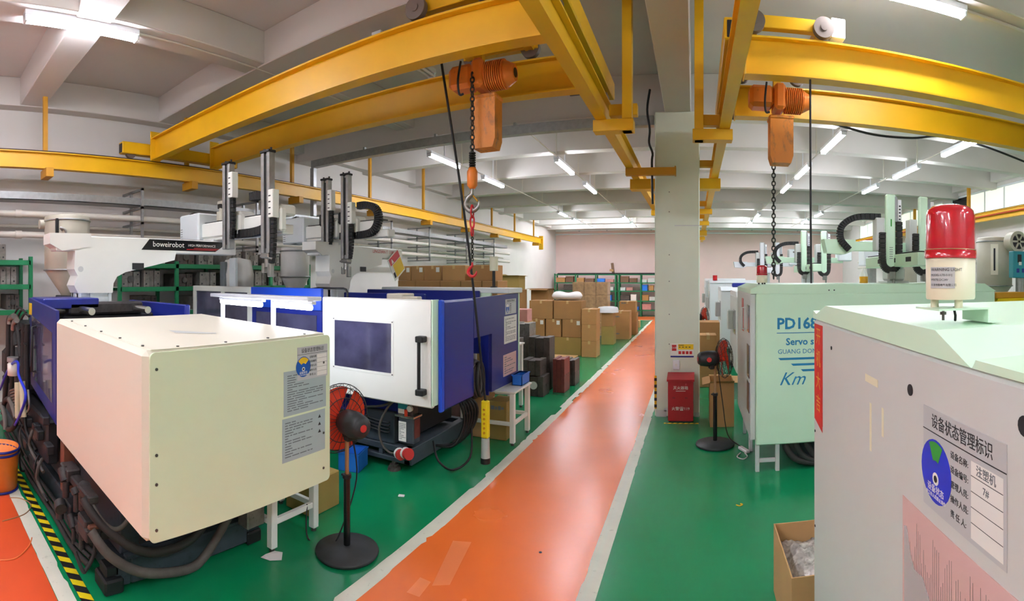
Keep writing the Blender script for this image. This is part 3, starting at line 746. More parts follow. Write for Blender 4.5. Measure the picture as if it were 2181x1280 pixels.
box('rear_guard', 'navy', M1, -5.4, -4.1, 2.5, 2.56, 1.0, 1.84, .01)
inj = box('injection_unit', 'dark_oily', M1, -7.0, -5.4, 1.5, 2.4, .62, 1.5, .03)
box('barrel_cover', 'steel', M1, -6.6, -5.4, 1.78, 2.12, 1.5, 1.8, .05)
# base
box('base_body', 'slate', M1, -7.1, -3.12, 1.38, 2.5, .2, .62, .01)
b = MB().bx(-7.1, -3.06, 1.32, 1.44, .02, .2, .01).bx(-7.1, -3.06, 2.44, 2.56, .02, .2, .01).bx(-3.2, -3.06, 1.44, 2.44, .02, .2, .01).bx(-3.1, -3.05, 1.4, 2.5, .2, .22)
b.build('base_frame', 'slate', M1)
for (x, y) in ((-3.08, 1.3), (-3.1, 2.5), (-6.9, 1.35), (-6.9, 2.5)):
    MB().bx(x - .14, x + .06, y - .07, y + .07, .0, .1, .012).bx(x - .1, x + .02, y - .05, y + .05, .1, .17, .01).build('machine_foot', 'black', M1)
MB().bx(-3.065, -3.055, 1.5, 2.4, .28, .56).build('end_plate', 'dark_oily', M1)
box('spec_plate', 'plate_grey', M1, -3.055, -3.052, 1.62, 1.74, .44, .54, 0)
box('cover_post', 'rust', M1, -4.06, -3.96, 1.24, 1.34, .3, .72, .006)
# hydraulic cluster below the cover, near side
r = random.Random(5)
for k in range(16):
    x = r.uniform(-3.75, -3.2); y = r.uniform(1.16, 1.3); z = r.uniform(.22, .62); s = r.uniform(.05, .1)
    if k % 3: MB().bx(x - s, x + s, y - s * .6, y + s * .6, z - s * .5, z + s * .5, .01).build('valve_block', r.choice(['dark_oily2', 'dark_oily', 'dark_oily2', 'rust']), M1)
    else: MB().cyl((x, y - .05, z), (x + r.uniform(-.1, .12), y - .06, z + r.uniform(-.04, .08)), s * .5, n=12).cyl((x, y - .05, z), (x, y - .05, z - .12), s * .35, n=8).build('valve', r.choice(['dark_oily2', 'steel', 'dark_oily']), M1)
box('valve_bar', 'dark_oily2', M1, -3.8, -3.15, 1.16, 1.24, .56, .62, .01)
def hose(pts, X, r_, mat='rubber_grey', name='hose', par=M1): return MB().tube([XP(p[0], p[1], X if not isinstance(X, (list, tuple)) else X[i]) for i, p in enumerate(pts)], r_, 9, sm=6).build(name, mat, par)
hose([(194, 1131), (231, 1181), (286, 1214), (338, 1221), (406, 1210), (439, 1181), (467, 1136), (490, 1095)], [-3.1, -3.0, -2.95, -2.92, -2.95, -2.97, -3.0, -3.0], .032)
hose([(176, 1061), (209, 1109), (275, 1162), (334, 1177), (395, 1157), (428, 1127), (445, 1090)], [-3.2, -3.1, -2.98, -2.96, -3.0, -3.02, -3.02], .03, 'rubber')
hose([(190, 1060), (215, 1105), (240, 1127), (262, 1120), (290, 1085)], [-3.2, -3.1, -3.04, -3.04, -3.05], .016, 'rubber_grey')
hose([(160, 1175), (176, 1215), (184, 1212), (200, 1180), (203, 1130)], [-3.25, -3.2, -3.2, -3.2, -3.25], .014, 'rubber')
for k, (yy, zz, rr_) in enumerate(((1.19, .05, .022), (1.235, .12, .02), (1.2, .1, .014))):
    MB().tube([(-6.4, yy + .02, zz + .02), (-5, yy, zz), (-4.2, yy + .02, zz - .01), (-3.6, yy - .0, zz + .01), (-3.3, yy + .03, zz + .02)], rr_, 8, sm=6).build('floor_pipe', 'rubber', M1)
eb = box('junction_box', 'mold_steel', M1, -3.05, -2.92, 2.33, 2.5, .2, .42, .01)
box('warning_tag', 'sticker_yellow', eb, -2.92, -2.918, 2.36, 2.47, .35, .4, 0)
box('box_lid', 'mold_steel', eb, -3.05, -2.93, 2.35, 2.48, .42, .52, .01)
# pipes, filter and cables at the injection end
def yt(pts, Y, r_, mat, name): return MB().tube([YP(p[0], p[1], Y) for p in pts], r_, 8, sm=5).build(name, mat, M1)
yt([(34, 735), (29, 690), (21, 676), (18, 690), (17, 745), (12, 830), (6, 880)], 1.13, .03, 'rubber', 'hose')
yt([(44, 760), (38, 700), (32, 690), (28, 702), (27, 760), (25, 830)], 1.11, .025, 'rubber', 'hose')
yt([(21, 690), (22, 678), (30, 673)], 1.105, .034, 'steel', 'elbow'); yt([(28, 702), (30, 688), (36, 682)], 1.085, .03, 'steel', 'elbow')
yt([(52, 690), (50, 760), (52, 850)], 1.12, .03, 'black', 'hose'); yt([(58, 690), (57, 780), (58, 860)], 1.14, .03, 'black', 'hose')
p = YP(28, 785, 1.05); MB().lathe([(0, -.07), (.06, -.07), (.062, .05), (.05, .06), (.05, .1), (0, .1)], p, 18).build('air_filter', 'mach_white', M1)
MB().cyl(p + Vector((0, 0, .075)), p + Vector((0, 0, .12)), .066, n=16).build('filter_cap', 'galv', M1)
yt([(38, 815), (39, 890)], 1.06, .035, 'sleeve', 'sleeved_hose'); yt([(47, 812), (50, 888)], 1.07, .032, 'sleeve', 'sleeved_hose')
yt([(0, 830), (14, 795), (26, 775), (38, 772), (40, 800), (55, 840), (44, 880), (32, 905)], 1.03, .014, 'blue_disc2', 'air_line')
yt([(5, 870), (15, 850), (30, 870), (34, 900), (20, 915), (5, 900)], 1.07, .03, 'rubber', 'hose')
yt([(3, 860), (10, 885), (12, 915)], 1.05, .03, 'leather', 'hose'); yt([(20, 850), (28, 868), (34, 890)], 1.06, .028, 'leather', 'hose')
box('manifold', 'dark_oily', M1, -6.6, -4.35, 1.2, 1.32, .4, .8, .02)
for k in range(18):
    x = r.uniform(-5.4, -4.1); z = r.uniform(.25, .85); s = r.uniform(.04, .09)
    if k % 2: MB().bx(x - s, x + s, 1.13, 1.2, z - s * .6, z + s * .6, .01).build('valve_block', r.choice(['dark_oily2', 'dark_oily', 'mold_dark']), M1)
    else: MB().tube([(x, 1.17, z), (x + .05, 1.12, z - .05), (x + r.uniform(-.1, .2), 1.13, z - .2), (x + r.uniform(-.1, .3), 1.18, z - .32 if z > .4 else .06)], r.uniform(.01, .02), 7, sm=4).build('hose', r.choice(['rubber', 'rubber_grey', 'black']), M1)
box('motor_block', 'dark_oily2', M1, -6.4, -5.2, 1.15, 1.4, .85, 1.2, .05)
b = MB()
for k in range(7): b.cyl(YP(22 + k * 1.2, 832 + k * 6, 1.08), YP(32 + k * 1.2, 828 + k * 6, 1.08), .012, n=8)
b.build('spring_coil', 'steel', M1)
yt([(60, 830), (62, 870), (50, 880)], 1.1, .012, 'steel', 'cable_clip')
for (px, py) in ((45, 700), (48, 730), (40, 655), (47, 660), (53, 668)): yt([(px - 8, py + 12), (px, py), (px + 9, py + 6)], 1.12, .012, 'black', 'cable')
# low stand and carton beneath the clamp cover
def table(name, label, x0, x1, y0, y1, h, top='mach_white', leg='mach_white', low=.16, th=.025, lw=.03):
    t = thing(name, label, 'table', ((x0 + x1) / 2, (y0 + y1) / 2, 0))
    box('table_top', top, t, x0 - .02, x1 + .02, y0 - .02, y1 + .02, h - th, h, .004)
    for x in (x0 + lw, x1 - lw):
        for y in (y0 + lw, y1 - lw):
            l = box('leg', leg, t, x - lw, x + lw, y - lw, y + lw, .03, h - th, .004)
            MB().cyl((x, y, 0), (x, y, .03), .022, n=10).build('foot', 'bolt', l)
    for y in (y0 + lw, y1 - lw): box('stretcher', leg, t, x0 + lw * 2, x1 - lw * 2, y - .018, y + .018, low, low + .045, .003)
    for x in (x0 + lw, x1 - lw): box('stretcher', leg, t, x - .018, x + .018, y0 + lw * 2, y1 - lw * 2, low, low + .045, .003)
    return t
table('low_stand', 'low white steel stand under the overhanging cream clamp cover', -3.42, -2.84, 2.5, 3.02, .6, low=.2)
# robots ------------------------------------------------------
def drag_chain(b, pts, w_, th, axis):
    """flat segmented chain along pts; width along axis"""
    P = smoothpath(pts, 6)
    for i in range(len(P) - 1):
        d = P[i + 1] - P[i]; L = d.length
        if L < 1e-6: continue
        ax = Vector(axis); u = d.normalized(); n = ax.cross(u).normalized(); c = (P[i] + P[i + 1]) / 2
        m = Matrix((u, ax, n)).transposed().to_4x4(); m.translation = c
        t = MB().bx(-L * .47, L * .47, -w_ / 2, w_ / 2, -th / 2, th / 2, .004); b.add([m @ Vector(q) for q in t.v], t.f)
    return b
def arm(t, x, y, z0, z1, chain_side, tall=True, grip=True, cover_z=None):
    a = MB().bx(x - .065, x - .022, y - .04, y + .04, z0, z1, .004).bx(x + .022, x + .065, y - .04, y + .04, z0, z1, .004).bx(x - .018, x + .018, y - .01, y + .04, z0, z1).build('vertical_arm', 'galv', t)
    box('belt', 'black', a, x - .014, x + .014, y - .025, y - .012, z0 + .05, z1 - .03, .001)
    MB().bx(x - .07, x + .07, y - .05, y + .05, z1, z1 + .025, .003).cyl((x - .05, y, z1 + .025), (x - .05, y, z1 + .05), .012, n=8).cyl((x + .05, y, z1 + .025), (x + .05, y, z1 + .05), .012, n=8).build('arm_head', 'black', a)
    cz = cover_z or (z0 + z1) / 2 + .15
    c = box('arm_cover', 'mach_white', t, x + .055, x + .13, y - .05, y + .04, cz, cz + .28, .006)
    onface((x + .055, y - .0505, cz), '-y', 'vent_marks', 'ink', c, [(.012, .045, .03 + k * .06, .042 + k * .06) for k in range(4)], .0006)
    drag_chain(MB(), [(x + .1, y - .01, cz), (x + .1, y - .01, cz - .25), (x + .07, y - .01, cz - .45)], .05, .05, (0, 1, 0)).build('drag_chain', 'black', c)
    if grip:
        g = MB().bx(x - .06, x + .06, y - .05, y + .05, z0 - .05, z0, .01).cyl((x, y, z0 - .05), (x, y, z0 - .14), .035, n=10).bx(x - .07, x - .03, y - .03, y + .03, z0 - .2, z0 - .1, .008).bx(x + .02, x + .07, y - .03, y + .03, z0 - .24, z0 - .1, .008).cyl((x - .08, y - .03, z0 - .03), (x + .1, y - .03, z0 - .06), .012, n=8)
        g.build('gripper', 'steel', t)
def robot(label, X, yp, y0, y1, zb, zt, ky, kx0, kx1, kz, arms, brand, pz=1.75, mirror=False):
    t = thing('takeout_robot', label, 'robot', (X, yp, zb))
    # pedestal: cast foot, then flared bracket up to the beam
    ft = MB().bx(X - .16, X + .16, yp - .2, yp + .2, zb, zb + .02, .004).bx(X + .06, X + .1, yp - .19, yp + .19, zb + .02, zb + .2).bx(X - .1, X - .06, yp - .19, yp + .19, zb + .02, zb + .2)
    for y in (-.19, -.06, .15): ft.bx(X - .12, X + .12, yp + y, yp + y + .03, zb + .02, zb + .2)
    ft.build('pedestal_foot', 'bluewhite', t)
    prof = [(yp - .2, zb + .2), (yp + .19, zb + .2), (yp + .2, zb + .3), (yp + .24, zb + .37), (yp + .34, zb + .42), (yp + .7, zb + .5), (yp + .95, zb + .56), (yp + .97, kz - .19), (yp - .23, kz - .19), (yp - .24, zb + .45), (yp - .2, zb + .38), (yp - .24, zb + .28)]
    pd = MB().prism(prof, 'x', X - .13, X + .13).build('pedestal', 'mach_white', t)
    MB().cyl((X + .13, yp - .17, zb + .45), (X + .133, yp - .17, zb + .45), .03, n=16).build('cable_port', 'grey_white', pd)
    box('valve_window', 'black', pd, X + .13, X + .134, yp + .42, yp + .56, zb + .45, zb + .52, 0)
    bm = MB().bx(X - .11, X + .11, y0 + .02, y1, kz - .2, kz - .04, .01).build('traverse_beam', 'mach_white', t)
    MB().prism([(y0 - .05, kz - .13), (y0 - .05, kz - .02), (y0 + .4, kz - .015), (y0 + .4, kz - .15), (y0 + .08, kz - .2)], 'x', X - .125, X + .125).build('beam_end_cap', 'mach_white', bm)
    box('guide_rail', 'steel', bm, X - .05, X + .05, y0 + .2, y1, kz - .04, kz - .03, .002)
    return t, bm
RB1, bm = robot('white take-out robot with a black striped beam over the cream covered machine', -5.0, 1.88, 1.43, 3.72, 1.742, 2.5, 3.3, -5.7, -3.75, 2.58, None, None)
st = MB().prism([(2.42, 2.41), (2.52, 2.53), (3.55, 2.53), (3.5, 2.47), (3.4, 2.41)], 'x', -4.89, -4.888).build('name_stripe', 'black_gloss', bm)
txt('boweirobot', .085, (-4.8875, 2.56, 2.475), '+x', 'sign_white', st)
txt('HIGH PERFORMANCE', .04, (-4.8875, 3.02, 2.475), '+x', 'sign_white', st)
onface((-4.888, 3.0, 2.425), '+x', 'red_flash', 'red', st, [(0, .42, 0, .008), (.1, .46, .016, .022)], .0004)
def kick(t, y, x0, x1, z, arms, box_at, chain=True):
    k = MB().bx(x0 + .1, x1, y - .08, y + .08, z, z + .1, .01).bx(x0 + .4, x1 - .2, y - .1, y + .1, z + .04, z + .22, .014).build('kick_beam', 'mach_white', t)
    box('guide_rail', 'black', k, x0 + .3, x1 - .1, y - .06, y + .06, z + .22, z + .235, .002)
    cb = box('control_box', 'bluewhite', t, box_at, box_at + .45, y - .16, y + .2, z - .02, z + .36, .02)
    onface((box_at + .03, y - .1605, z + .02), '-y', 'vent_marks', 'ink_light', cb, [(0, .05, .03 * i, .03 * i + .008) for i in range(6)], .0006)
    sv = MB().cyl((x0 + .75, y - .02, z + .235), (x0 + .75, y - .02, z + .34), .07, n=14).cyl((x0 + .75, y - .02, z + .34), (x0 + .75, y - .02, z + .46), .04, n=12).bx(x0 + .7, x0 + .8, y - .06, y + .02, z + .42, z + .47, .005).build('servo_motor', 'dryer', t)
    box('motor_cap', 'black', sv, x0 + .7, x0 + .8, y - .06, y + .02, z + .38, z + .44, .006)
    drag_chain(MB(), [(x0 + .3, y - .11, z + .34), (x0 + .16, y - .11, z + .3), (x0 + .12, y - .11, z + .15), (x0 + .16, y - .11, z + .03), (x0 + .3, y - .11, z + .02)], .07, .08, (0, 1, 0)).build('drag_chain', 'black', t)
    if chain:
        drag_chain(MB(), [(x1 - .75, y - .12, z + .04), (x1 - .4, y - .12, z + .04), (x1 - .2, y - .12, z + .08), (x1 - .12, y - .12, z + .22), (x1 - .16, y - .12, z + .36), (x1 - .3, y - .12, z + .42), (x1 - .45, y - .12, z + .42)], .08, .09, (0, 1, 0)).build('drag_chain', 'black', t)
    for (x, z0, z1, g, cz) in arms:
        hd = MB().bx(x - .14, x + .14, y - .16, y - .07, z + .02, z + .26, .02).bx(x - .1, x + .1, y - .12, y + .1, z + .19, z + .3, .02).build('arm_carriage', 'mach_white', t)
        box('carriage_motor', 'black', hd, x - .2, x - .1, y - .16, y - .06, z + .2, z + .36, .02)
        arm(t, x, y - .21, z0, z1, 1, grip=g, cover_z=cz)
kick(RB1, 3.5, -5.6, -3.72, 2.55, [(-4.47, 2.42, 3.36, False, 2.98), (-3.8, 2.35, 3.36, True, 2.7)], -5.62)
MB().bx(-5.1, -4.9, 3.38, 3.62, 2.5, 2.56, .006).build('carriage_plate', 'grey_white', RB1)
# ============================================================ dryer hoppers
def dryer(label, x, y, z0, zc, z1, r_, mat='dryer', band=True, base=None):
    t = thing('dryer_hopper', label, 'hopper', (x, y, z0))
    MB().lathe([(.05, 0), (.08, .03), (r_, zc - z0), (r_, z1 - z0 - .02), (r_ * .97, z1 - z0), (0, z1 - z0)], (x, y, z0), 28).build('hopper_body', mat, t)
    for z in (zc, z1 - .06): MB().torus((x, y, z), (0, 0, 1), r_ + .004, .012, 28, 6).build('band', 'galv', t)
    if band:
        box('latch', 'black', t, x + r_ * .75 - .02, x + r_ * .75 + .02, y - r_ * .75, y - r_ * .62, z1 - .3, z1 - .05, .004)
        MB().tube([(x + r_ * .9, y - r_ * .5, z1 - .2), (x + r_ * .97, y - r_ * .6, z1 - .17), (x + r_, y - r_ * .4, z1 - .2), (x + r_ * .95, y - r_ * .35, z1 - .27)], .014, 6, sm=4).build('lifting_eye', 'galv', t)
        MB().cyl((x - r_ * .2, y - r_ - .06, z1 - .1), (x - r_ * .2, y - r_ + .05, z1 - .1), .06, n=14).build('air_inlet', mat, t)
    if base is not None: box('hopper_base', 'dark_oily2', t, x - .12, x + .12, y - .12, y + .12, base, z0 + .02, .01)
    return t
dryer('grey round dryer hopper behind the pedestal of the near robot', -6.05, 1.94, 1.86, 2.2, 2.88, .29, base=1.8)
# ============================================================ second left machine
M2 = thing('injection_machine', 'navy and white moulding machine with a sliding door window and black handle', 'machine', (-4.2, 5.2, 0))
DY = 4.2
dr = box('safety_door', 'mach_white', M2, -3.9, -2.44, DY, DY + .05, .82, 1.885, .012)
b = MB(); wx0, wx1, wz0, wz1 = -3.70, -2.93, 1.12, 1.63
MB().bx(wx0 - .03, wx1 + .03, DY - .004, DY, wz0 - .03, wz1 + .03, .001).build('window_bezel', 'mach_white', dr)
box('door_window', 'window_dark', dr, wx0, wx1, DY - .007, DY - .003, wz0, wz1, 0)
for x in (wx0 - .015, wx1 + .015):
    for z in (wz0 - .015, wz1 + .015): MB().cyl((x, DY - .004, z), (x, DY - .008, z), .007, n=8).build('screw', 'bolt', dr)
hd = MB().cyl((-2.56, DY - .06, 1.0), (-2.56, DY - .06, 1.49), .018, n=12).build('door_handle', 'black', dr)
for z in (.98, 1.5): box('handle_mount', 'black', hd, -2.59, -2.50, DY - .09, DY, z - .03, z + .03, .008)
box('door_return', 'mint_lit_white', M2, -2.46, -2.435, DY + .0, DY + .12, .84, 1.885, .003)  # green light on the door edge is painted by this colour
# navy end panels
box('end_panel', 'navy', M2, -2.47, -2.4, 4.36, 5.07, .76, 1.87, .02)
box('panel_edge', 'blue_bright', M2, -2.44, -2.395, 4.3, 4.37, .76, 1.88, .012)
MB().prism([(5.075, 1.42), (5.58, 1.42), (5.58, .71), (6.5, .695), (6.5, 1.89), (5.075, 1.87)], 'x', -2.45, -2.405).build('end_panel', 'navy2', M2)
box('panel_trim', 'mint_lit_white', M2, -2.46, -2.395, 6.5, 6.54, .7, 1.9, .004)
box('panel_return', 'navy', M2, -2.56, -2.45, 5.58, 5.61, .66, 1.42, .004)
box('inner_panel', 'mint_lit_white', M2, -3.35, -3.3, 5.1, 5.95, .8, 1.5, .004)
E2 = M2
sb = status_label(E2, Vector((-2.405, 6.02, 1.62)), '+x', .4, .2, 'blue_disc', 'sign_white', (R(30), R(150)), card=False)
o = box('notice_sheet', 'paper', E2, -2.405, -2.403, 5.98, 6.44, 1.24, 1.6, 0); print_lines(Vector((-2.4028, 5.98, 1.24)), '+x', .46, .36, 14, o, 8)
o = box('notice_sheet', 'paper_pink', E2, -2.405, -2.403, 5.95, 6.42, .82, 1.1, 0); print_lines(Vector((-2.4028, 5.95, .82)), '+x', .47, .28, 8, o, 9)
box('clamp_body', 'dark_oily', M2, -3.95, -2.55, 4.32, 5.05, .82, 1.72, .02)
box('top_rail', 'black', M2, -3.9, -2.5, 4.24, 4.34, 1.8, 1.86, .01)
box('rear_panel', 'navy', M2, -4.6, -2.75, 5.95, 6.0, 1.1, 1.93, .01)
box('front_cowl', 'navy', M2, -5.3, -3.2, 5.3, 5.36, 1.2, 1.9, .01)
box('toggle_block', 'cream', M2, -3.35, -3.12, 4.7, 4.95, 1.72, 1.92, .01); box('toggle_block', 'cream', M2, -3.0, -2.8, 4.5, 4.6, 1.72, 1.9, .01)
for y in (4.6, 5.6): MB().cyl((-5.2, y, 1.78), (-2.7, y, 1.78), .03, n=10).build('guide_rod', 'chrome', M2)
MB().tube([(-4.15, 4.3, 1.86), (-4.15, 4.3, 1.97), (-3.8, 4.3, 1.98), (-3.62, 4.3, 1.97), (-3.6, 4.3, 1.86)], .012, 7, sm=3).build('grab_rail', 'black', M2)
# rear half of the near side: framed windows and blue panel
fr = MB()
for (x0, x1, z0, z1) in ((-6.65, -5.2, 1.9, 1.98), (-6.65, -5.2, 1.1, 1.2), (-6.65, -6.57, 1.2, 1.9), (-5.9, -5.82, 1.2, 1.9), (-5.28, -5.2, 1.2, 1.9)): fr.bx(x0, x1, DY, DY + .05, z0, z1, .004)
fr.build('guard_frame', 'mach_white', M2)
box('guard_window', 'window_dark', M2, -6.57, -5.9, DY + .02, DY + .03, 1.2, 1.9, 0); box('guard_window', 'window_dark', M2, -5.82, -5.28, DY + .02, DY + .03, 1.2, 1.9, 0)
box('guard_panel', 'blue_bright', M2, -5.2, -3.92, DY + .0, DY + .05, 1.72, 1.98, .006)
box('guard_panel', 'navy', M2, -5.2, -3.92, DY + .02, DY + .05, .9, 1.72, .006)
box('guard_window', 'window_dark', M2, -5.1, -4.0, DY + .012, DY + .02, 1.2, 1.66, 0)
box('fixed_platen', 'dark_oily', M2, -4.95, -4.25, 4.6, 5.8, .8, 1.74, .02)
box('injection_unit', 'dark_oily', M2, -6.9, -4.95, 4.5, 5.7, .85, 1.75, .03)
# base
box('machine_bed', 'dark_oily', M2, -6.9, -3.05, 4.6, 5.75, .28, .86, .01)
box('bed_side', 'navy', M2, -4.6, -3.1, 4.56, 4.6, .5, .84, .004)
b = MB().bx(-6.9, -2.88, 4.48, 4.56, .2, .27, .006).bx(-6.9, -2.88, 4.48, 4.56, .09, .14, .006).bx(-6.9, -2.88, 5.77, 5.85, .09, .27, .006).bx(-2.96, -2.86, 4.48, 5.85, .09, .27, .006)
for x in (-6.5, -5.5, -4.5, -3.75, -3.3): b.bx(x, x + .05, 4.49, 4.55, .14, .2)
b.bx(-6.9, -2.96, 4.56, 5.77, .2, .22); b.build('base_frame', 'slate', M2)
for (x, y) in ((-3.1, 4.5), (-3.0, 5.7), (-6.7, 4.55), (-6.7, 5.7)):
    MB().cyl((x, y, 0), (x, y, .035), .075, .065, n=18).cyl((x, y, .035), (x, y, .06), .05, n=14).cyl((x, y, .06), (x, y, .1), .025, n=10).build('levelling_foot', 'mold_dark', M2)
tk = box('oil_tank', 'slate', M2, -3.5, -3.1, 4.5, 4.62, .27, .62, .01)
for k in range(4):
    z = .42 + k * .035; MB().tube([(-3.9, 4.48, z + .02), (-3.5, 4.46, z + .01), (-3.3, 4.44, z), (-3.16, 4.44, z - .01), (-3.12, 4.44, z)], .011, 7, sm=4).build('hydraulic_pipe', 'black', M2)
MB().tube([(-3.6, 4.45, .62), (-3.4, 4.42, .66), (-3.2, 4.44, .7), (-3.05, 4.5, .78)], .014, 7, sm=5).build('hydraulic_pipe', 'rubber_grey', M2)
MB().tube([(-3.02, 4.42, .8), (-3.12, 4.38, .68), (-3.2, 4.36, .48), (-3.16, 4.36, .3), (-3.05, 4.38, .22), (-2.95, 4.4, .27)], .013, 7, sm=6).build('power_cable', 'rubber_grey', M2)
cbx = box('pressure_unit', 'slate', M2, -2.99, -2.8, 4.42, 4.56, .34, .62, .01)
box('unit_ledge', 'chrome', cbx, -3.03, -2.78, 4.4, 4.57, .615, .645, .006)
o = box('data_label', 'paper', cbx, -2.985, -2.89, 4.417, 4.42, .36, .57, 0); print_lines(Vector((-2.985, 4.4168, .36)), '-y', .095, .21, 10, o, 12)
o = box('data_label', 'sign_white', cbx, -3.0, -2.88, 4.43, 4.434, .65, .84, 0); box('colour_band', 'teal_box', o, -3.0, -2.88, 4.428, 4.43, .7, .76, 0)
box('upper_unit', 'mold_dark', cbx, -3.0, -2.82, 4.436, 4.55, .645, .84, .006)
MB().cyl((-2.84, 4.43, .72), (-2.84, 4.40, .72), .032, n=16).build('gauge', 'paper', cbx)
MB().cyl((-2.88, 4.40, .64), (-2.88, 4.40, .71), .018, n=12).build('indicator', 'fan_red', cbx)
box('sight_plate', 'mold_red', cbx, -2.8, -2.797, 4.44, 4.55, .4, .6, 0)
pg = MB().cyl((-2.93, 4.36, .24), (-2.90, 4.34, .24), .055, n=16).cyl((-2.84, 4.36, .26), (-2.8, 4.34, .27), .06, n=16).build('plug', 'plug_red', M2)
MB().cyl((-2.96, 4.385, .24), (-2.93, 4.36, .24), .058, n=16).cyl((-2.88, 4.38, .26), (-2.85, 4.365, .26), .06, n=16).build('plug_collar', 'paper', pg)
# hose loom under the navy panel and the coil in the notch
for k in range(6):
    MB().tube([(-2.7 - .02 * k, 4.9 + .03 * k, .85), (-2.55 + .02 * k, 5.0 + .03 * k, .7), (-2.52 + .015 * k, 5.05 + .03 * k, .45), (-2.6, 4.95 + .03 * k, .22), (-2.8, 4.9, .2)], .016, 7, sm=5).build('cable', 'black', M2)
MB().tube([(-2.75, 4.75, .3), (-2.6, 4.6, .16), (-2.5, 4.75, .03), (-2.42, 5.0, .1), (-2.45, 5.1, .4)], .012, 7, sm=6).build('cable', 'black', M2)
cl = MB(); 
for k in range(3): cl.torus((-2.52 + .05 * k, 5.24 + .02 * k, .92), (1, .12 * k, .05), .22 - .015 * k, .022, 28, 8)
cl.build('hose_coil', 'rubber', M2)
MB().torus((-2.45, 5.26, .9), (1, .2, .1), .17, .018, 26, 8).build('hose_coil', 'rubber_grey', M2)
# robot two
RB2, bm = robot('white take-out robot with twin black arms over the navy machine', -4.6, 5.2, 4.75, 6.75, 1.742, 2.5, 5.4, -5.3, -3.6, 2.6, None, None)
txt('LINGDIAN T 1300', .07, (-4.488, 5.95, 2.5), '+x', 'red', bm); 
onface((-4.488, 6.45, 2.42), '+x', 'small_print', 'ink', bm, [(0, .06, 0, .012), (.09, .15, 0, .012)], .0006)
box('warning_tag', 'sticker_yellow', bm, -4.49, -4.487, 6.55, 6.62, 2.44, 2.52, 0)
kick(RB2, 5.2, -5.5, -3.62, 2.62, [(-4.55, 2.5, 3.42, False, 3.0), (-4.2, 2.35, 3.44, True, 2.8)], -5.5)
MB().bx(-4.72, -4.5, 5.08, 5.32, 2.56, 2.63, .006).build('carriage_plate', 'grey_white', RB2)
sg = thing('warning_board', 'tilted white, red and yellow warning card hung at the end of the robot beam', 'sign', (-4.43, 6.6, 2.1))
fc = ((0, cos(.6), sin(.6)), (0, -sin(.6), cos(.6)))
m_ = frame3((-4.46, 6.5, 2.05), *fc) @ Matrix.Scale(1.3, 4)
MB().bx(0, .26, 0, .3, 0, .006).xf(m_).build('card', 'sign_white', sg)
MB().bx(.02, .25, .2, .29, .006, .008).xf(m_).build('red_field', 'red', sg); MB().bx(.06, .25, .02, .19, .006, .008).xf(m_).build('yellow_field', 'sticker_yellow', sg)
MB().add([m_ @ Vector(p) for p in ((.05, .21, .009), (.1, .21, .009), (.075, .27, .009))], [(0, 1, 2)]).build('warning_triangle', 'sign_white', sg)
MB().bx(.015, .05, .03, .1, .006, .008).xf(m_).build('pictogram', 'ink', sg)
MB().tube([(-4.46, 6.6, 2.42), (-4.46, 6.55, 2.3)], .006, 6).build('hanger', 'steel', sg)
# hoppers of the second machine
dryer('white cone hopper in front of the blue guard panel of the navy machine', -5.9, 5.7, 1.78, 2.12, 2.6, .24, 'hop_white', False, base=1.75)
t = thing('material_loader', 'white rounded material loader with a grey stripe behind the striped robot', 'loader', (-6.2, 4.75, 1.75))
MB().lathe([(0, 0), (.12, .0), (.24, .12), (.25, .4), (.2, .62), (0, .66)], (-6.2, 4.75, 1.76), 20).build('loader_body', 'hop_white', t)
box('loader_panel', 'bluewhite', t, -6.1, -5.95, 4.5, 4.56, 1.95, 2.4, .01); box('sight_glass', 'ink_light', t, -6.3, -6.18, 4.47, 4.53, 1.95, 2.35, .01)
# inspection bench between the two machines with its lamp
table('inspection_bench', 'white inspection bench between the cream and the navy machine', -4.9, -3.4, 3.1, 3.7, .8)
BENCH = 1
t = thing('bench_lamp', 'white framed bench lamp with two bright tubes above the inspection bench', 'lamp', (-3.9, 3.4, .8))
box('lamp_post', 'lamp_white', t, -3.86, -3.82, 3.38, 3.42, .8, 1.88, .004); box('lamp_post', 'lamp_white', t, -4.75, -4.71, 3.38, 3.42, .8, 1.88, .004)
MB().bx(-4.85, -3.25, 3.3, 3.5, 1.88, 1.92, .006).build('lamp_canopy', 'lamp_white', t)
for (a, c) in ((-4.68, -3.92), (-3.76, -3.2)):
    MB().bx(a, c, 3.31, 3.37, 1.85, 1.88, .004).build('lamp_housing', 'lamp_white', t); MB().cyl((a + .03, 3.33, 1.83), (c - .03, 3.33, 1.822), .026, n=10).build('tube', 'tube_work', t)
# blue tray, bucket, floor wires
def bin_box(label, x, y, z, w_, d, h, rz=0., mat='blue_plastic'):
    t = thing('plastic_bin', label, 'bin', (x, y, z)); t0 = .008
    b = MB().bx(x - w_ / 2, x + w_ / 2, y - d / 2, y + d / 2, z, z + t0)
    for s in (-1, 1):
        b.bx(x + s * w_ / 2 - (t0 if s > 0 else 0), x + s * w_ / 2 + (t0 if s < 0 else 0), y - d / 2, y + d / 2, z, z + h)
        b.bx(x - w_ / 2, x + w_ / 2, y + s * d / 2 - (t0 if s > 0 else 0), y + s * d / 2 + (t0 if s < 0 else 0), z, z + h)
    b.build('bin_shell', mat, t)
    r_ = MB()
    for s in (-1, 1):
        r_.bx(x - w_ / 2 - .008, x + w_ / 2 + .008, y + s * d / 2 - .008, y + s * d / 2 + .008, z + h - .015, z + h).bx(x + s * w_ / 2 - .008, x + s * w_ / 2 + .008, y - d / 2, y + d / 2, z + h - .015, z + h)
    r_.build('rim', mat, t); t.rotation_euler = (0, 0, rz); return t
bin_box('small blue plastic bin on the floor in front of the navy machine base', -3.5, 4.28, 0, .24, .28, .2, .3)
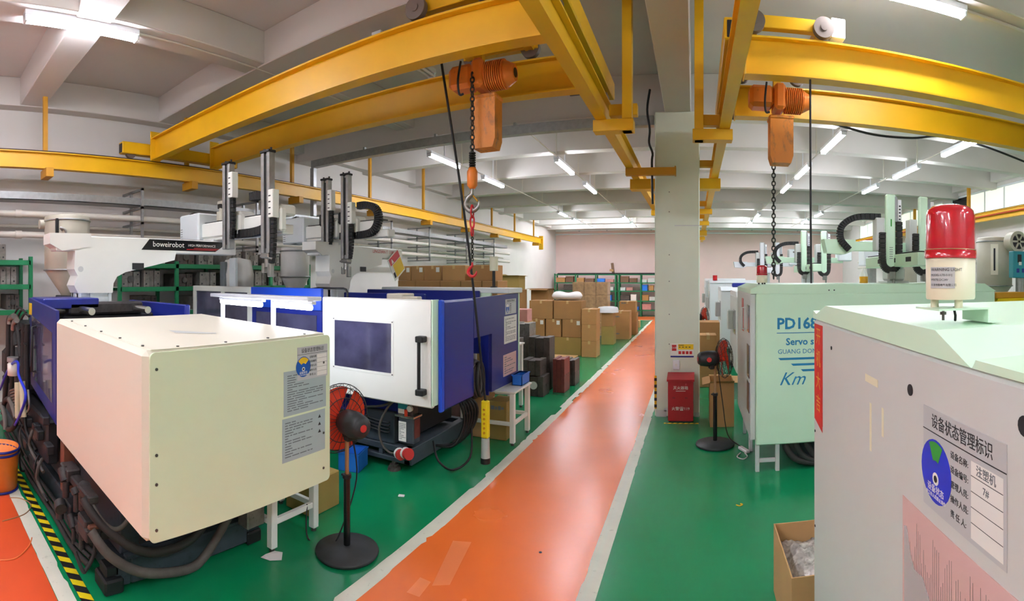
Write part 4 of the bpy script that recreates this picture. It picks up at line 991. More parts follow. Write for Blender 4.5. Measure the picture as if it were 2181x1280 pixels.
t = thing('paint_pail', 'orange steel pail with dark blue rims on the red floor lane', 'pail', (-4.92, .86, 0))
MB().lathe([(.17, 0), (.185, .01), (.2, .4), (.205, .42), (.195, .42), (.18, .03), (0, .03)], (-4.92, .86, 0), 28).build('pail_shell', 'hoist_orange', t)
for z, r_ in ((.012, .19), (.37, .203), (.41, .208)): MB().torus((-4.92, .86, z), (0, 0, 1), r_, .012, 28, 6).build('rim_band', 'navy', t)
MB().cyl((-4.72, .8, .34), (-4.71, .8, .34), .018, n=10).build('handle_lug', 'bolt', t)
def floor_wire(name, pts, r_, mat, label): return tag(MB().tube([G(p[0], p[1], .006) if len(p) == 2 else Vector(p) for p in pts], r_, 6, sm=8).build(name, mat), label, 'wire')
floor_wire('loose_wire', [(20, 1060), (45, 1062), (66, 1075), (52, 1095), (5, 1110)], .005, 'copper_tube', 'thin tan wire looping over the red lane by the pail')
floor_wire('loose_wire', [(-20, 1192), (30, 1190), (60, 1165), (68, 1145)], .005, 'orange_patch', 'thin orange wire curling on the red lane past the hazard tape')
# plastic scrap on the floor
tag(MB().add([G(555, 1187, .004), G(575, 1194, .004), G(600, 1193, .004), G(602, 1176, .02), G(585, 1173, .015), G(566, 1180, .02)], [(0, 1, 2, 3, 4, 5)]).build('plastic_scrap', 'bag_white'), 'scrap of clear plastic film by the foot of the low stand', 'plastic')
# pedestal fans ----------------------------------------------
def ped_fan(label, x, y, head_z, yaw, pitch=0., cable=None, R_=.27):
    t = thing('pedestal_fan', label, 'fan', (x, y, 0))
    MB().lathe([(0, 0), (.235, 0), (.245, .015), (.24, .03), (.1, .045), (.05, .06), (0, .06)], (x, y, 0), 32).build('base', 'fan_base', t)
    po = MB().cyl((x, y, .05), (x, y, head_z * .58), .026, n=14).build('pole', 'black_gloss', t)
    MB().cyl((x, y, head_z * .58), (x, y, head_z - .08), .016, n=12).build('inner_tube', 'copper_tube', po)
    MB().cyl((x, y, head_z * .57), (x, y, head_z * .6), .034, n=14).cyl((x - .05, y, head_z * .585), (x - .02, y, head_z * .585), .01, n=8).build('height_collar', 'black', po)
    m = Matrix.Translation((x, y, head_z)) @ Matrix.Rotation(yaw, 4, 'Z') @ Matrix.Rotation(pitch, 4, 'Y')   # local +x = blowing direction
    mo = MB().lathe([(0, -.22), (.06, -.22), (.085, -.19), (.1, -.1), (.095, .0), (.07, .03), (0, .03)], (0, 0, 0), 22, 'x').xf(m).build('motor', 'fan_black', t)
    MB().cyl((-.22, 0, 0), (-.223, 0, 0), .028, n=14).xf(m).build('maker_badge', 'plug_red', mo)
    MB().bx(-.08, -.02, -.05, .05, -.13, -.05, .01).cyl((-.05, -.06, -.07), (-.05, .06, -.07), .028, n=12).xf(m).build('tilt_bracket', 'black', t)
    MB().cyl((-.1, -.08, .0), (-.1, -.105, .0), .03, n=14).xf(m).build('switch_knob', 'plug_red', mo)
    c = MB()
    for (xx, rr_) in ((.03, .08), (.045, .17), (.075, R_ * .9), (.115, R_), (.155, R_ * .9), (.185, .17), (.2, .07)): c.torus((xx, 0, 0), (1, 0, 0), rr_, .0035, 32, 5)
    for k in range(26):
        a = 2 * pi * k / 26; 
        c.tube([(q, rr_ * cos(a), rr_ * sin(a)) for q, rr_ in ((.03, .07), (.05, .17), (.08, R_ * .92), (.115, R_), (.15, R_ * .92), (.185, .17), (.2, .06))], .0022, 4)
    c.xf(m).build('cage', 'fan_black', t)
    bl = MB()
    for k in range(3):
        a0 = 2 * pi * k / 3; g = []
        for i in range(9):
            aa = a0 + 2.0 * i / 8
            for rr_ in (.04, R_ * .9): g.append(m @ Vector((.08 + .06 * (i / 8), rr_ * cos(aa), rr_ * sin(aa))))
        bl.add(g, [(2 * i, 2 * i + 1, 2 * i + 3, 2 * i + 2) for i in range(8)], True)
    bl.build('blade', 'fan_red', t)
    MB().cyl((.05, 0, 0), (.16, 0, 0), .05, .04, n=16).xf(m).build('hub', 'fan_red', t)
    if cable: MB().tube(cable, .006, 6, sm=6).build('cable', 'black', t)
    return t
ped_fan('black pedestal fan with red blades next to the cream machine', -2.45, 2.92, 1.0, R(163), 0, [(-2.46, 2.98, .92), (-2.5, 3.1, .5), (-2.55, 2.95, .1), (-2.62, 2.9, .01), (-2.8, 2.85, .01), (-2.86, 2.9, .25)])
# ============================================================ right bay: nearest machine
R1 = thing('injection_machine', 'pale grey machine with a red paper strip and large status board on its end', 'machine', (2.0, 1.4, 0))
RX = .58
bd = MB().bx(RX, 3.6, .3, 2.37, .5, 1.9, .012).build('machine_cover', 'grey_white', R1)
ld = MB().prism([(2.372, 1.902), (2.372, 1.94), (2.31, 1.928), (2.14, 1.976), (1.1, 1.97), (.93, 1.902)], 'x', RX - .003, 3.6).build('raised_lid', 'mint_lit_white', R1)  # mint cast of the lighting is put into the lid colour
MB().prism([(.925, 1.902), (.91, 1.922), (.3, 1.915), (.3, 1.902)], 'x', RX - .003, 3.6).build('near_lid', 'mint_lit_white', R1)
box('machine_base', 'slate', R1, .9, 3.5, .4, 2.25, 0, .5, .02)
for (y, z, r_) in ((2.05, 1.8, .008), (1.25, 1.79, .016), (.74, 1.82, .02), (2.34, 1.36, .006), (2.34, .9, .006)):
    MB().cyl((RX, y, z), (RX - .003, y, z), r_, n=14).build('bolt_hole', 'ink', bd)
MB().cyl((.95, .84, 1.917), (.95, .84, 1.9195), .03, n=16).build('lid_hole', 'ink', R1)
rp = box('paper_strip', 'red_paper', bd, RX - .002, RX, 2.2, 2.35, 1.42, 1.88, 0)
MB().add([(RX - .001, 2.2, 1.42), (RX - .001, 2.35, 1.42), (RX - .001, 2.2, 1.39), ], [(0, 2, 1)]).build('torn_corner', 'red_paper', rp)
for k, ch in enumerate('开机大吉'): txt(ch, .085, (RX - .0022, 2.275, 1.82 - .105 * k), '-x', 'gold', rp, align='CENTER')
# tape remains
for (y0, y1, z0, z1) in ((1.50, 1.62, 1.745, 1.77), (1.56, 1.575, 1.52, 1.68), (1.45, 1.465, 1.6, 1.69)):
    box('tape_residue', 'dome_cream', bd, RX - .0015, RX, y0, y1, z0, z1, 0)
ya = XP(1968, 1000, RX).y; yb = XP(2146, 1000, RX).y
status_label(bd, Vector((RX, ya, 1.515)), '-x', ya - yb, .255, 'blue_disc2', 'sticker_green', (R(62), R(118)), detail=True)
pp = box('instruction_sheet', 'paper_pink', bd, RX - .002, RX, .58, 1.3, 1.08, 1.48, 0)
b = MB(); rr_ = random.Random(4)
onface((RX - .0024, 1.29, 1.1), '-x', 'printed_lines', 'mold_steel', pp, [(.02 + .0105 * i, .0213 + .0105 * i, .02, rr_.uniform(.22, .35)) for i in range(60)], .0003)
MB().prism([(1.285, 1.08), (1.285, 1.4), (1.27, 1.405), (1.24, 1.33), (1.22, 1.31), (1.17, 1.315), (1.12, 1.27), (1.1, 1.2), (1.07, 1.12), (1.05, 1.08)], 'x', RX - .004, RX - .0025).build('torn_film', 'film', pp)
# beacons ------------------------------------------------------
def beacon(label, x, y, z, r_, h, detail=False, plate=True):
    t = thing('beacon_lamp', label, 'beacon', (x, y, z))
    zb = z + .08 * h
    MB().lathe([(r_ * .93, 0), (r_ * .96, h * .02), (r_ * .97, h * .40), (0, h * .40)], (x, y, zb), 32).build('lamp_base', 'dome_cream', t)
    MB().lathe([(r_ * 1.02, h * .40), (r_ * 1.02, h * .475), (r_ * .97, h * .48)], (x, y, zb), 32).build('lens_collar', 'dome_red', t)
    MB().torus((x, y, zb + h * .483), (0, 0, 1), r_ * .985, r_ * .02, 32, 6).build('seam_ring', 'copper_tube', t)
    MB().lathe([(r_ * .97, h * .485), (r_ * .955, h * .82), (r_ * .9, h * .87), (r_ * .75, h * .905), (r_ * .4, h * .925), (0, h * .93)], (x, y, zb), 32).build('red_lens', 'dome_red', t)
    for a in (30, 150, 270):
        MB().cyl((x + r_ * .62 * cos(R(a)), y + r_ * .62 * sin(R(a)), z), (x + r_ * .62 * cos(R(a)), y + r_ * .62 * sin(R(a)), zb + .003), r_ * .16, n=10).build('foot', 'dome_cream' if detail else 'black', t)
    if detail:
        # name plate wraps the base
        th0 = atan2(-y, -x) ; 
        def onb(u, v, k=.001): a = th0 + u / r_; return Vector((x + (r_ * .972 + k) * cos(a), y + (r_ * .972 + k) * sin(a), zb + v))
        g = []; n = 10; u0, u1 = -.062, .012
        for i in range(n + 1):
            u = u0 + (u1 - u0) * i / n; g += [onb(u, h * .11), onb(u, h * .31)]
        npl = MB().add(g, [(2 * i, 2 * i + 2, 2 * i + 3, 2 * i + 1) for i in range(n)], True).build('name_plate', 'plate_grey', t)
        for (s, sz, v) in (('WARNING LIGHT', .0115, .285), ('MODEL: LTE-5101J', .008, .235), ('VOLTS: DC24V', .008, .19), ('乐清市南电气有限公司', .0075, .14)):
            o = txt(s, sz, (0, 0, 0), '+z', 'ink', t)
            me = o.data; base = wloc(t)
            for vv in me.vertices:
                p = vv.co + base; vv.co = onb(u0 + .003 + p.x, h * v + p.y, .0018) - base
            o.parent = npl
    return t
BX, BY = .69, 1.22
br = thing('beacon_bracket', 'small angled steel bracket under the large red beacon', 'bracket', (BX, BY, 1.976))
MB().bx(BX - .075, BX + .085, BY - .07, BY + .07, 2.013, 2.018).bx(BX + .08, BX + .085, BY - .07, BY + .07, 1.976, 2.013).bx(BX + .085, BX + .125, BY - .07, BY + .07, 1.976, 1.981).build('bracket_plate', 'mint_lit_white', br)
MB().cyl((BX - .04, BY - .03, 1.985), (BX - .04, BY - .03, 2.013), .004, n=8).cyl((BX - .04, BY - .03, 2.0), (BX - .04, BY - .03, 2.008), .009, n=6).build('bolt', 'bolt', br)
MB().tube([(BX + .01, BY, 2.018), (BX + .01, BY - .01, 1.995), (BX + .015, BY + .0, 1.98)], .004, 6).build('lead', 'black', br)
beacon('large red and cream rotating beacon on the pale grey machine lid', BX, BY, 2.018, .0725, .285, True)
# open carton of bagged parts between the two machines
def open_carton(name, label, x0, x1, y0, y1, z0, h, mat, fill=None, flap=.0, group=None):
    t = thing(name, label, 'carton', ((x0 + x1) / 2, (y0 + y1) / 2, z0), group); k = .008
    b = MB().bx(x0, x1, y0, y1, z0, z0 + k).bx(x0, x0 + k, y0, y1, z0 + k, z0 + h).bx(x1 - k, x1, y0, y1, z0 + k, z0 + h).bx(x0 + k, x1 - k, y0, y0 + k, z0 + k, z0 + h).bx(x0 + k, x1 - k, y1 - k, y1, z0 + k, z0 + h)
    b.build('carton_wall', mat, t)
    if flap:
        zt = z0 + h
        for (pa, pb, d) in (((x0, y0), (x1, y0), (0, -1)), ((x0, y1), (x1, y1), (0, 1)), ((x0, y0), (x0, y1), (-1, 0)), ((x1, y0), (x1, y1), (1, 0))):
            f = flap * rnd.uniform(.7, 1.1); dz = rnd.uniform(-.3, .5) * f; q = Vector((d[0] * f, d[1] * f, dz))
            A = Vector((*pa, zt)); B = Vector((*pb, zt)); n = Vector((0, 0, .006))
            MB().add([A, B, B + q, A + q, A + n, B + n, B + q + n, A + q + n], [(0, 1, 2, 3), (7, 6, 5, 4), (0, 4, 5, 1), (1, 5, 6, 2), (2, 6, 7, 3), (3, 7, 4, 0)]).build('flap', mat, t)
    if fill:
        n = 16; g = []; r = random.Random(3)
        for i in range(n + 1):
            for j in range(n + 1):
                e = min(i, j, n - i, n - j) / n
                g.append((x0 + .012 + (x1 - x0 - .024) * i / n, y0 + .012 + (y1 - y0 - .024) * j / n, z0 + h * fill + .1 * min(1, e * 4) * .6 + r.uniform(-.02, .02)))
        MB().add(g, [(i * (n + 1) + j, (i + 1) * (n + 1) + j, (i + 1) * (n + 1) + j + 1, i * (n + 1) + j + 1) for i in range(n) for j in range(n)], True).build('bagged_parts', 'bag_clear', t)
    return t
open_carton('open_carton', 'open tan carton filled with clear bags beside the pale grey machine', .53, .95, 2.68, 3.3, 0, .45, 'carton3', .72)
# ============================================================ lettered machine
R2 = thing('injection_machine', 'mint-lit white machine with blue lettering and a small red beacon', 'machine', (2.2, 6.0, 0))
FY = 5.3
fp = box('front_panel', 'mint_lit_white', R2, .66, 3.66, FY, FY + .05, .3, 1.93, .012)
MB().prism([(.6, 1.93), (.6, 1.98), (.72, 2.03), (3.5, 2.03), (3.68, 1.93)], 'y', FY + .005, 6.9).build('machine_lid', 'mint_lit_white', R2)
sd = MB().bx(.6, .66, FY + .03, 6.9, .35, 1.93, .008).build('side_panel', 'grey_white', R2)
for (y0, y1, z0, z1) in ((5.4, 5.62, 1.5, 1.8), (5.4, 5.62, 1.0, 1.36), (5.4, 5.62, .62, .95)): box('side_window', 'window_dark', sd, .594, .6, y0, y1, z0, z1, 0)
box('side_sticker', 'red', sd, .596, .6, 6.05, 6.25, 1.45, 1.85, 0)
MB().tube([(.6, 5.85, 1.5), (.56, 5.85, 1.5), (.56, 5.85, 1.75), (.6, 5.85, 1.75)], .012, 7).build('side_handle', 'grey_white', sd)
box('machine_body', 'grey_white', R2, .75, 3.6, FY + .06, 6.85, .6, 1.92, .01)
box('machine_base', 'slate', R2, 1.15, 3.55, 5.5, 6.8, 0, .6, .01)
for (x, y) in ((.68, 5.36), (.9, 5.36), (.68, 6.7), (.68, 6.0)): box('frame_leg', 'grey_white', R2, x - .022, x + .022, y - .022, y + .022, 0, .6, .003)
box('frame_rung', 'grey_white', R2, .7, .88, 5.345, 5.375, .1, .14, .003)
p = YP(1655, 692, FY)
lt = [txt('PD168', .165, (.885, FY - .001, 1.60), '-y', 'logo_blue', fp, bold=.005), txt('Servo s', .105, (.985, FY - .001, 1.405), '-y', 'logo_blue', fp, bold=.0025), txt('GUANG DONG', .07, (.895, FY - .001, 1.30), '-y', 'logo_blue', fp), txt('Km', .2, (.905, FY - .001, 1.0), '-y', 'logo_blue', fp, shear=.45)]
onface((.885, FY - .0012, 1.5), '-y', 'name_rule', 'logo_blue', fp, [(0, .62, 0, .008)], .0008)
for k, (x, z) in enumerate(((.90, 1.215), (1.04, 1.15), (1.15, 1.085))): MB().prism([(x, z + .02), (x + .025, z - .004), (1.5, z - .004), (1.5, z + .02)], 'y', FY - .0016, FY - .0004).build('logo_bar', 'logo_blue', fp)
for (x, z) in ((1.47, 1.965), (1.53, 1.965)): MB().cyl((x, FY + .006, z), (x, FY, z), .008, n=8).build('screw', 'ink', R2)
for k in range(3):
    MB().tube([(.95 + .12 * k, 5.45, .55), (1.0 + .12 * k, 5.38, .25), (1.15 + .12 * k, 5.36, .09), (1.5 + .1 * k, 5.36, .06), (1.9, 5.4, .12), (2.1, 5.5, .3)], .035, 9, sm=5).build('hose', 'rubber', R2)
beacon('small red and cream beacon on the mint-lit lettered machine', .745, 5.46, 2.03, .062, .21)
# white frame machines further along the right bay
def far_machine(label, x0, y0, x1, y1, z1, mat, extra):
    t = thing('injection_machine', label, 'machine', ((x0 + x1) / 2, (y0 + y1) / 2, 0))
    c = box('clamp_cover', mat, t, x0, x0 + 1.5, y0, y1, .45, z1, .02)
    box('end_window', 'window_dark', c, x0 - .003, x0, y0 + .2, y0 + .6, 1.1, z1 - .25, 0)
    MB().prism([(y0 - .02, z1), (y0 + .15, z1 + .08), (y1 - .15, z1 + .08), (y1 + .02, z1)], 'x', x0, x0 + 1.5).build('cover_lid', mat, t)
    box('guard', 'mach_white', t, x0 + 1.52, x0 + 2.2, y0 + .05, y1 - .05, .5, z1 - .1, .01)
    box('guard_window', 'window_dark', t, x0 + 1.6, x0 + 2.1, y0 + .044, y0 + .05, 1.0, z1 - .3, 0)
    box('injection_unit', extra, t, x0 + 2.25, x1, y0 + .2, y1 - .2, .6, z1 - .25, .03)
    box('machine_base', 'slate', t, x0 + .25, x1, y0 + .1, y1 - .1, 0, .5, .01)
    MB().bx(x0 - .1, x0, y0 + .7, y0 + .95, 1.15, 1.5, .01).build('control_pod', 'grey_white', t)
    return t
R3 = far_machine('white machine with a yellow rail on top behind the lettered machine', .72, 8.5, 4.9, 10.0, 1.78, 'grey_white', 'mach_white')
box('top_rail', 'yellow_plastic', R3, 1.45, 2.35, 8.8, 8.95, 1.86, 2.0, .02)
R4 = far_machine('white machine with a navy top bar in the right bay', .62, 11.6, 4.8, 13.1, 1.8, 'bluewhite', 'grey_white')
box('top_bar', 'navy', R4, .9, 2.2, 11.8, 12.0, 1.88, 1.98, .02)
R5 = far_machine('bluish white machine with a tiny red lamp on its lid in the right bay', .45, 14.8, 4.6, 16.4, 1.95, 'bluewhite', 'grey_white')
MB().cyl((.62, 14.95, 2.03), (.62, 14.95, 2.18), .07, n=12).build('red_lamp', 'red', R5)
R6 = far_machine('farthest pale machine in the right bay, near the end wall', .4, 18.4, 4.6, 20.2, 2.0, 'lamp_white', 'grey_white')
# take-out robots of the right bay
def rrobot(label, X, Y, zbase, s=1., text=False, arms=2, mat='mint_lit_white', beam=(1.6, -1.2)):
    t = thing('takeout_robot', label, 'robot', (X, Y, zbase)); z = 2.42
    MB().bx(X - .17, X + .17, Y - .17, Y + .17, zbase, zbase + .03, .005).bx(X - .13, X + .13, Y - .13, Y + .13, zbase + .03, z - .17, .03).build('pedestal', 'grey_white', t)
    bm = MB().bx(X - .1, X + .1, Y + beam[1], Y + beam[0], z - .17, z, .01).build('traverse_beam', mat, t)
    box('guide_rail', 'black', bm, X - .06, X + .06, Y + beam[1] + .1, Y + beam[0], z, z + .02, .003)
    for k in range(3): box('slot', 'black', bm, X - .103, X - .1, Y + beam[1] + .2 + .5 * k, Y + beam[1] + .36 + .5 * k, z - .11, z - .05, 0)
    k = MB().bx(X - .9, X + .9, Y - .06, Y + .06, z + .05, z + .18, .01).build('kick_beam', mat, t)
    hd = MB().prism([(X - 1.0, z + .02), (X - .75, z + .0), (X - .6, z + .06), (X - .6, z + .2), (X - 1.04, z + .2)], 'y', Y - .1, Y + .1).build('beam_nose', mat, t)
    cb = box('control_box', 'bluewhite', t, X + .75, X + 1.1, Y - .16, Y + .16, z + .1, z + .62, .02)
    MB().cyl((X + .9, Y - .161, z + .52), (X + .9, Y - .17, z + .52), .025, n=12).build('knob', 'bolt', cb)
    for i in range(arms):
        x = X - .12 + .5 * i; za = z - .1 - .03 * i; zt = z + .82
        cr = MB().bx(x - .22, x - .1, Y - .2, Y - .05, z + .05, z + .5, .01).build('arm_carriage', 'grey_white', t)
        y = Y - .22
        a = MB().bx(x - .095, x + .045, y - .04, y + .04, za, zt, .02).build('vertical_arm', mat, t)
        MB().cyl((x - .025, y - .041, za + .0), (x - .025, y + .041, za + .0), .068, n=18).build('arm_toe', mat, a)
        MB().bx(x + .035, x + .07, y - .03, y + .03, za + .55, zt - .03).build('arm_spine', 'galv', a)
        cv = box('arm_cover', 'lamp_white', t, x + .075, x + .125, y - .05, y + .03, z + .45, z + .75, .005)
        onface((x + .085, y - .0505, z + .47), '-y', 'vent_marks', 'ink', cv, [(0, .025, .045 * q, .045 * q + .02) for q in range(5)], .0006)
        drag_chain(MB(), [(x - .14, y, z + .3), (x - .14, y, za + .08), (x - .12, y, za - .06), (x - .02, y, za - .12), (x + .08, y, za - .06), (x + .105, y, za + .1), (x + .105, y, z + .45)], .07, .085, (0, 1, 0)).build('drag_chain', 'rubber', t)
        if text and i == 0:
            onface((x - .035, y - .0405, z + .38), '-y', 'logo', 'sticker_green', a, [(0, .02, .0, .1)], .0006)
            onface((x - .05, y - .0405, za + .04), '-y', 'vent_slot', 'ink_light', a, [(0, .05, .03 * q, .03 * q + .008) for q in range(6)], .0006)
        MB().bx(x - .05, x + .05, y - .04, y + .04, za - .24, za - .13, .01).cyl((x + .03, y, za - .24), (x + .03, y, za - .34), .02, n=8).build('gripper', 'steel', t)
    drag_chain(MB(), [(X - .25, Y - .12, z + .52), (X - .6, Y - .12, z + .5), (X - .8, Y - .12, z + .38), (X - .82, Y - .12, z + .2), (X - .7, Y - .12, z + .06)], .07, .085, (0, 1, 0)).build('drag_chain', 'black', t)
    return t
rrobot('mint take-out robot with a tall ribbed arm above the lettered machine', 2.75, 6.5, 1.92 + .11, text=True, beam=(.9, -1.0))
rrobot('take-out robot with twin mint arms above the yellow railed machine', 2.75, 11.9, 1.702, beam=(1.2, -1.0))
rrobot('distant pale take-out robot above the bluish white machine', 2.3, 16.0, 1.852, mat='lamp_white', beam=(1.5, -1.0))
# hopper group at the right edge
t = thing('dryer_hopper', 'beige dryer hopper with a tall sight glass behind the beacon', 'hopper', (4.75, 6.9, 1.55))
MB().lathe([(.06, 0), (.08, .12), (.3, .42), (.3, 1.2), (.28, 1.22), (0, 1.22)], (4.75, 6.9, 1.55), 28).build('hopper_body', 'dryer', t)
for z in (1.97, 2.7): MB().torus((4.75, 6.9, z), (0, 0, 1), .305, .012, 28, 6).build('band', 'galv', t)
th = atan2(-6.9, -4.75)
o = MB().obx((4.75 + .3 * cos(th), 6.9 + .3 * sin(th), 2.4), (.03, .12, .5), th).build('sight_glass_frame', 'cream', t); MB().obx((4.75 + .32 * cos(th), 6.9 + .32 * sin(th), 2.4), (.01, .03, .36), th).build('sight_slot', 'ink', o)
box('hopper_stand', 'galv', t, 4.6, 4.9, 6.75, 7.05, 0, 1.6, .01)
t = thing('hot_air_blower', 'grey blower with a three-spoke intake above the blue control box', 'blower', (4.8, 6.4, 0))
MB().cyl((4.82, 6.5, 2.68), (4.82, 6.32, 2.68), .17, n=24).build('blower_housing', 'dryer', t); MB().cyl((4.82, 6.33, 2.68), (4.82, 6.315, 2.68), .12, n=20).build('intake', 'ink', t)
for k in range(3): MB().obx((4.82, 6.31, 2.68), (.24, .012, .03), 0, 0, 0, k * pi / 3).build('intake_spoke', 'dryer', t)
MB().tube([(4.82, 6.42, 2.52), (5.1, 6.5, 2.3), (5.2, 6.6, 1.9), (5.12, 6.75, 1.6), (4.95, 6.85, 1.45)], .07, 10, sm=5).build('air_hose', 'dryer', t)
box('blower_stand', 'galv', t, 4.87, 4.95, 6.4, 6.48, 0, 2.52, .01)
t = thing('control_cabinet', 'teal dryer control box on a grey post', 'control box', (4.6, 5.9, 0))
box('box_shell', 'teal_box', t, 4.4, 4.78, 5.9, 6.02, 2.1, 2.5, .01); box('display', 'ink', t, 4.48, 4.55, 5.894, 5.9, 2.33, 2.45, 0); box('switch', 'paper', t, 4.5, 4.55, 5.89, 5.9, 2.29, 2.34, .002)
for x in (4.46, 4.56): box('push_button', 'navy', t, x, x + .05, 5.894, 5.9, 2.18, 2.24, .002)
box('box_post', 'galv', t, 4.56, 4.62, 5.93, 5.99, 0, 2.1, .003)
t = thing('yellow_housing', 'yellow motor housing at the rear of the lettered machine', 'housing', (4.2, 5.6, 0))
box('housing_shell', 'yellow_plastic', t, 3.85, 4.35, 5.5, 5.9, 1.6, 1.82, .04); box('housing_cap', 'yellow_dark', t, 3.84, 4.4, 5.55, 5.85, 1.82, 1.9, .01); box('housing_stand', 'slate', t, 3.9, 4.3, 5.55, 5.85, 0, 1.6, .01)
onface((4.1, 5.499, 1.68), '-y', 'printed_mark', 'ink', t, [(0, .2, 0, .03)], .0008)
t = thing('material_loader', 'light blue loader box beside the twin-armed robot', 'loader', (3.75, 9.5, 1.53))
box('loader_box', 'bluewhite', t, 3.3, 3.75, 9.3, 9.65, 2.35, 2.85, .015); box('loader_leg', 'galv', t, 3.45, 3.6, 9.4, 9.55, 1.53, 2.35, .01)
dryer('beige dryer hopper beside the light blue loader box', 4.15, 9.3, 1.53, 1.9, 2.6, .28, 'dryer', False)
t = thing('oil_bottle', 'small clear bottle of amber oil standing behind the lettered machine lid', 'bottle', (2.3, 6.5, 2.03))
MB().lathe([(.055, 0), (.06, .01), (.06, .09), (0, .09)], (2.3, 6.5, 2.03), 16).build('oil', 'oil_yellow', t); MB().lathe([(.058, .09), (.05, .13), (.02, .18), (.02, .21), (0, .21)], (2.3, 6.5, 2.03), 16).build('bottle_neck', 'paper', t)
# pipes along the right wall
for k, (z, x) in enumerate(((2.9, 8.2), (2.6, 8.2))):
    b = MB().tube([(x, 3, z), (x, 24, z)], .05, 10)
    for y in (5, 9, 13, 17, 21): b.bx(x - .02, XR, y - .03, y + .03, z - .08, z - .05)
    tag(b.build('wall_pipe', 'pipe_cream'), 'cream pipe on the right wall, %s of the pair' % ('upper', 'lower')[k], 'pipe')
# fans, cartons and strip beside the column
ped_fan('black pedestal fan with red blades right of the white column', .26, 6.25, 1.09, R(12), 0, [(.3, 6.3, .95), (.36, 6.32, .5), (.42, 6.3, .12), (.55, 6.2, .012), (.62, 6.05, .012)], R_=.25)
ped_fan('distant pedestal fan with red blades by the carton pile behind the column', .14, 12.3, 1.12, R(15), 0)
t = thing('power_strip', 'white power strip with a looped cord by the fan foot', 'power strip', (.5, 6.0, 0))
MB().obx((.60, 6.0, .02), (.06, .2, .035), R(25), .008).build('socket_body', 'paper', t)
MB().tube([(.6, 5.9, .015), (.62, 5.8, .008), (.56, 5.72, .008), (.5, 5.8, .008), (.55, 5.92, .012)], .007, 6, sm=5).build('cord', 'paper', t)
# ============================================================ on the column
t = thing('extinguisher_box', 'dark red fire extinguisher cabinet on the floor by the column', 'cabinet', (-.2, 7.36, 0))
box('cabinet_body', 'red_box', t, -.385, -.015, 7.22, 7.5, .02, .6, .006)
lid = MB().prism([(7.19, .6), (7.19, .63), (7.505, .68), (7.505, .6)], 'x', -.4, 0.0).build('cabinet_lid', 'red_box', t)
box('plinth', 'black', t, -.37, -.03, 7.24, 7.48, 0, .02, 0)
txt('灭火器箱', .055, (-.2, 7.2185, .5), '-y', 'sign_white', t, align='CENTER'); onface((-.27, 7.22, .455), '-y', 'underline', 'sign_white', t, [(0, .14, 0, .006)], .001)
txt('火警☎119', .055, (-.2, 7.2185, .2), '-y', 'sign_white', t, align='CENTER')
for x in (-.32, -.14): box('grip_slot', 'ink', t, x, x + .04, 7.2185, 7.22, .355, .362, 0)
tg = struct(MB().bx(-.44, .06, 7.16, 7.2, 0, .003).build('hazard_tape', 'yellow_plastic'))
b = MB()
for k in range(6): b.add([(-.43 + .08 * k, 7.161, .0036), (-.4 + .08 * k, 7.161, .0036), (-.37 + .08 * k, 7.199, .0036), (-.4 + .08 * k, 7.199, .0036)], [(0, 1, 2, 3)])
b.build('black_stripe', 'black', tg)
t = thing('fire_notice', 'small fire safety notice with red pictures on the white column', 'sign', (-.19, 7.515, .9))
box('notice_board', 'sign_white', t, -.365, -.01, 7.51, 7.52, .9, 1.11, .002)
onface((-.36, 7.5098, .9), '-y', 'blue_footer', 'navy', t, [(0, .35, .002, .025)], .0006)
onface((-.36, 7.5098, .9), '-y', 'yellow_field', 'sticker_yellow', t, [(.115, .345, .12, .2)], .0004)
onface((-.36, 7.509, .9), '-y', 'red_picture', 'red', t, [(.02, .088, .1, .19)] + [(.12 + .055 * k, .16 + .055 * k, .05, .095) for k in range(4)], .0006)
onface((-.36, 7.509, .9), '-y', 'printed_lines', 'ink', t, [(.125 + .05 * k, .15 + .05 * k, .15, .162) for k in range(4)] + [(.12, .2, .18, .188)], .0006)
txt('灭火器', .03, (-.31, 7.508, 1.045), '-y', 'sign_white', t, align='CENTER')
t = thing('switch_box', 'small white switch box below the fire notice', 'switch', (-.27, 7.515, .72)); box('switch_body', 'lamp_white', t, -.325, -.225, 7.48, 7.52, .72, .86, .006); box('rocker', 'paper', t, -.29, -.26, 7.476, 7.48, .77, .81, .002)
# ============================================================ cartons and moulds
def carton(label, x0, x1, y0, y1, z0, h, mat='carton', tape='z', marks=0, sticker=False, group=None, rz=0., lie=None):
    cx, cy = (x0 + x1) / 2, (y0 + y1) / 2
    t = thing('carton', label, 'carton', (cx, cy, z0), group); g = .004
    z1 = z0 + h - .003
    MB().bx(x0 + g, x1 - g, y0 + g, y1 - g, z0, z1, .008).build('carton_body', mat, t)
    if tape: MB().bx(cx - .03, cx + .03, y0 + g - .001, y1 - g + .001, z1 - .08, z1 + .0012).build('tape', 'tape', t)
    if sticker: box('sticker', 'paper', t, x1 - .13, x1 - .04, y0 + g - .0015, y0 + g, z1 - .15, z1 - .04, 0)
    for k in range(marks):
        onface((x0 + (x1 - x0) * .15, y0 + g - .0003, z0 + h * (.78 - .6 * k)), '-y', 'printed_mark', 'ink_light', t, [(0, .05, 0, .05), (.06, .09, 0, .04), (.1, .14, 0, .05), (.15, .18, .01, .04)], .0006)
    if rz: t.rotation_euler = (0, 0, rz)
    return t
W = lambda px, Y: Y * tan((px - VX) / F)
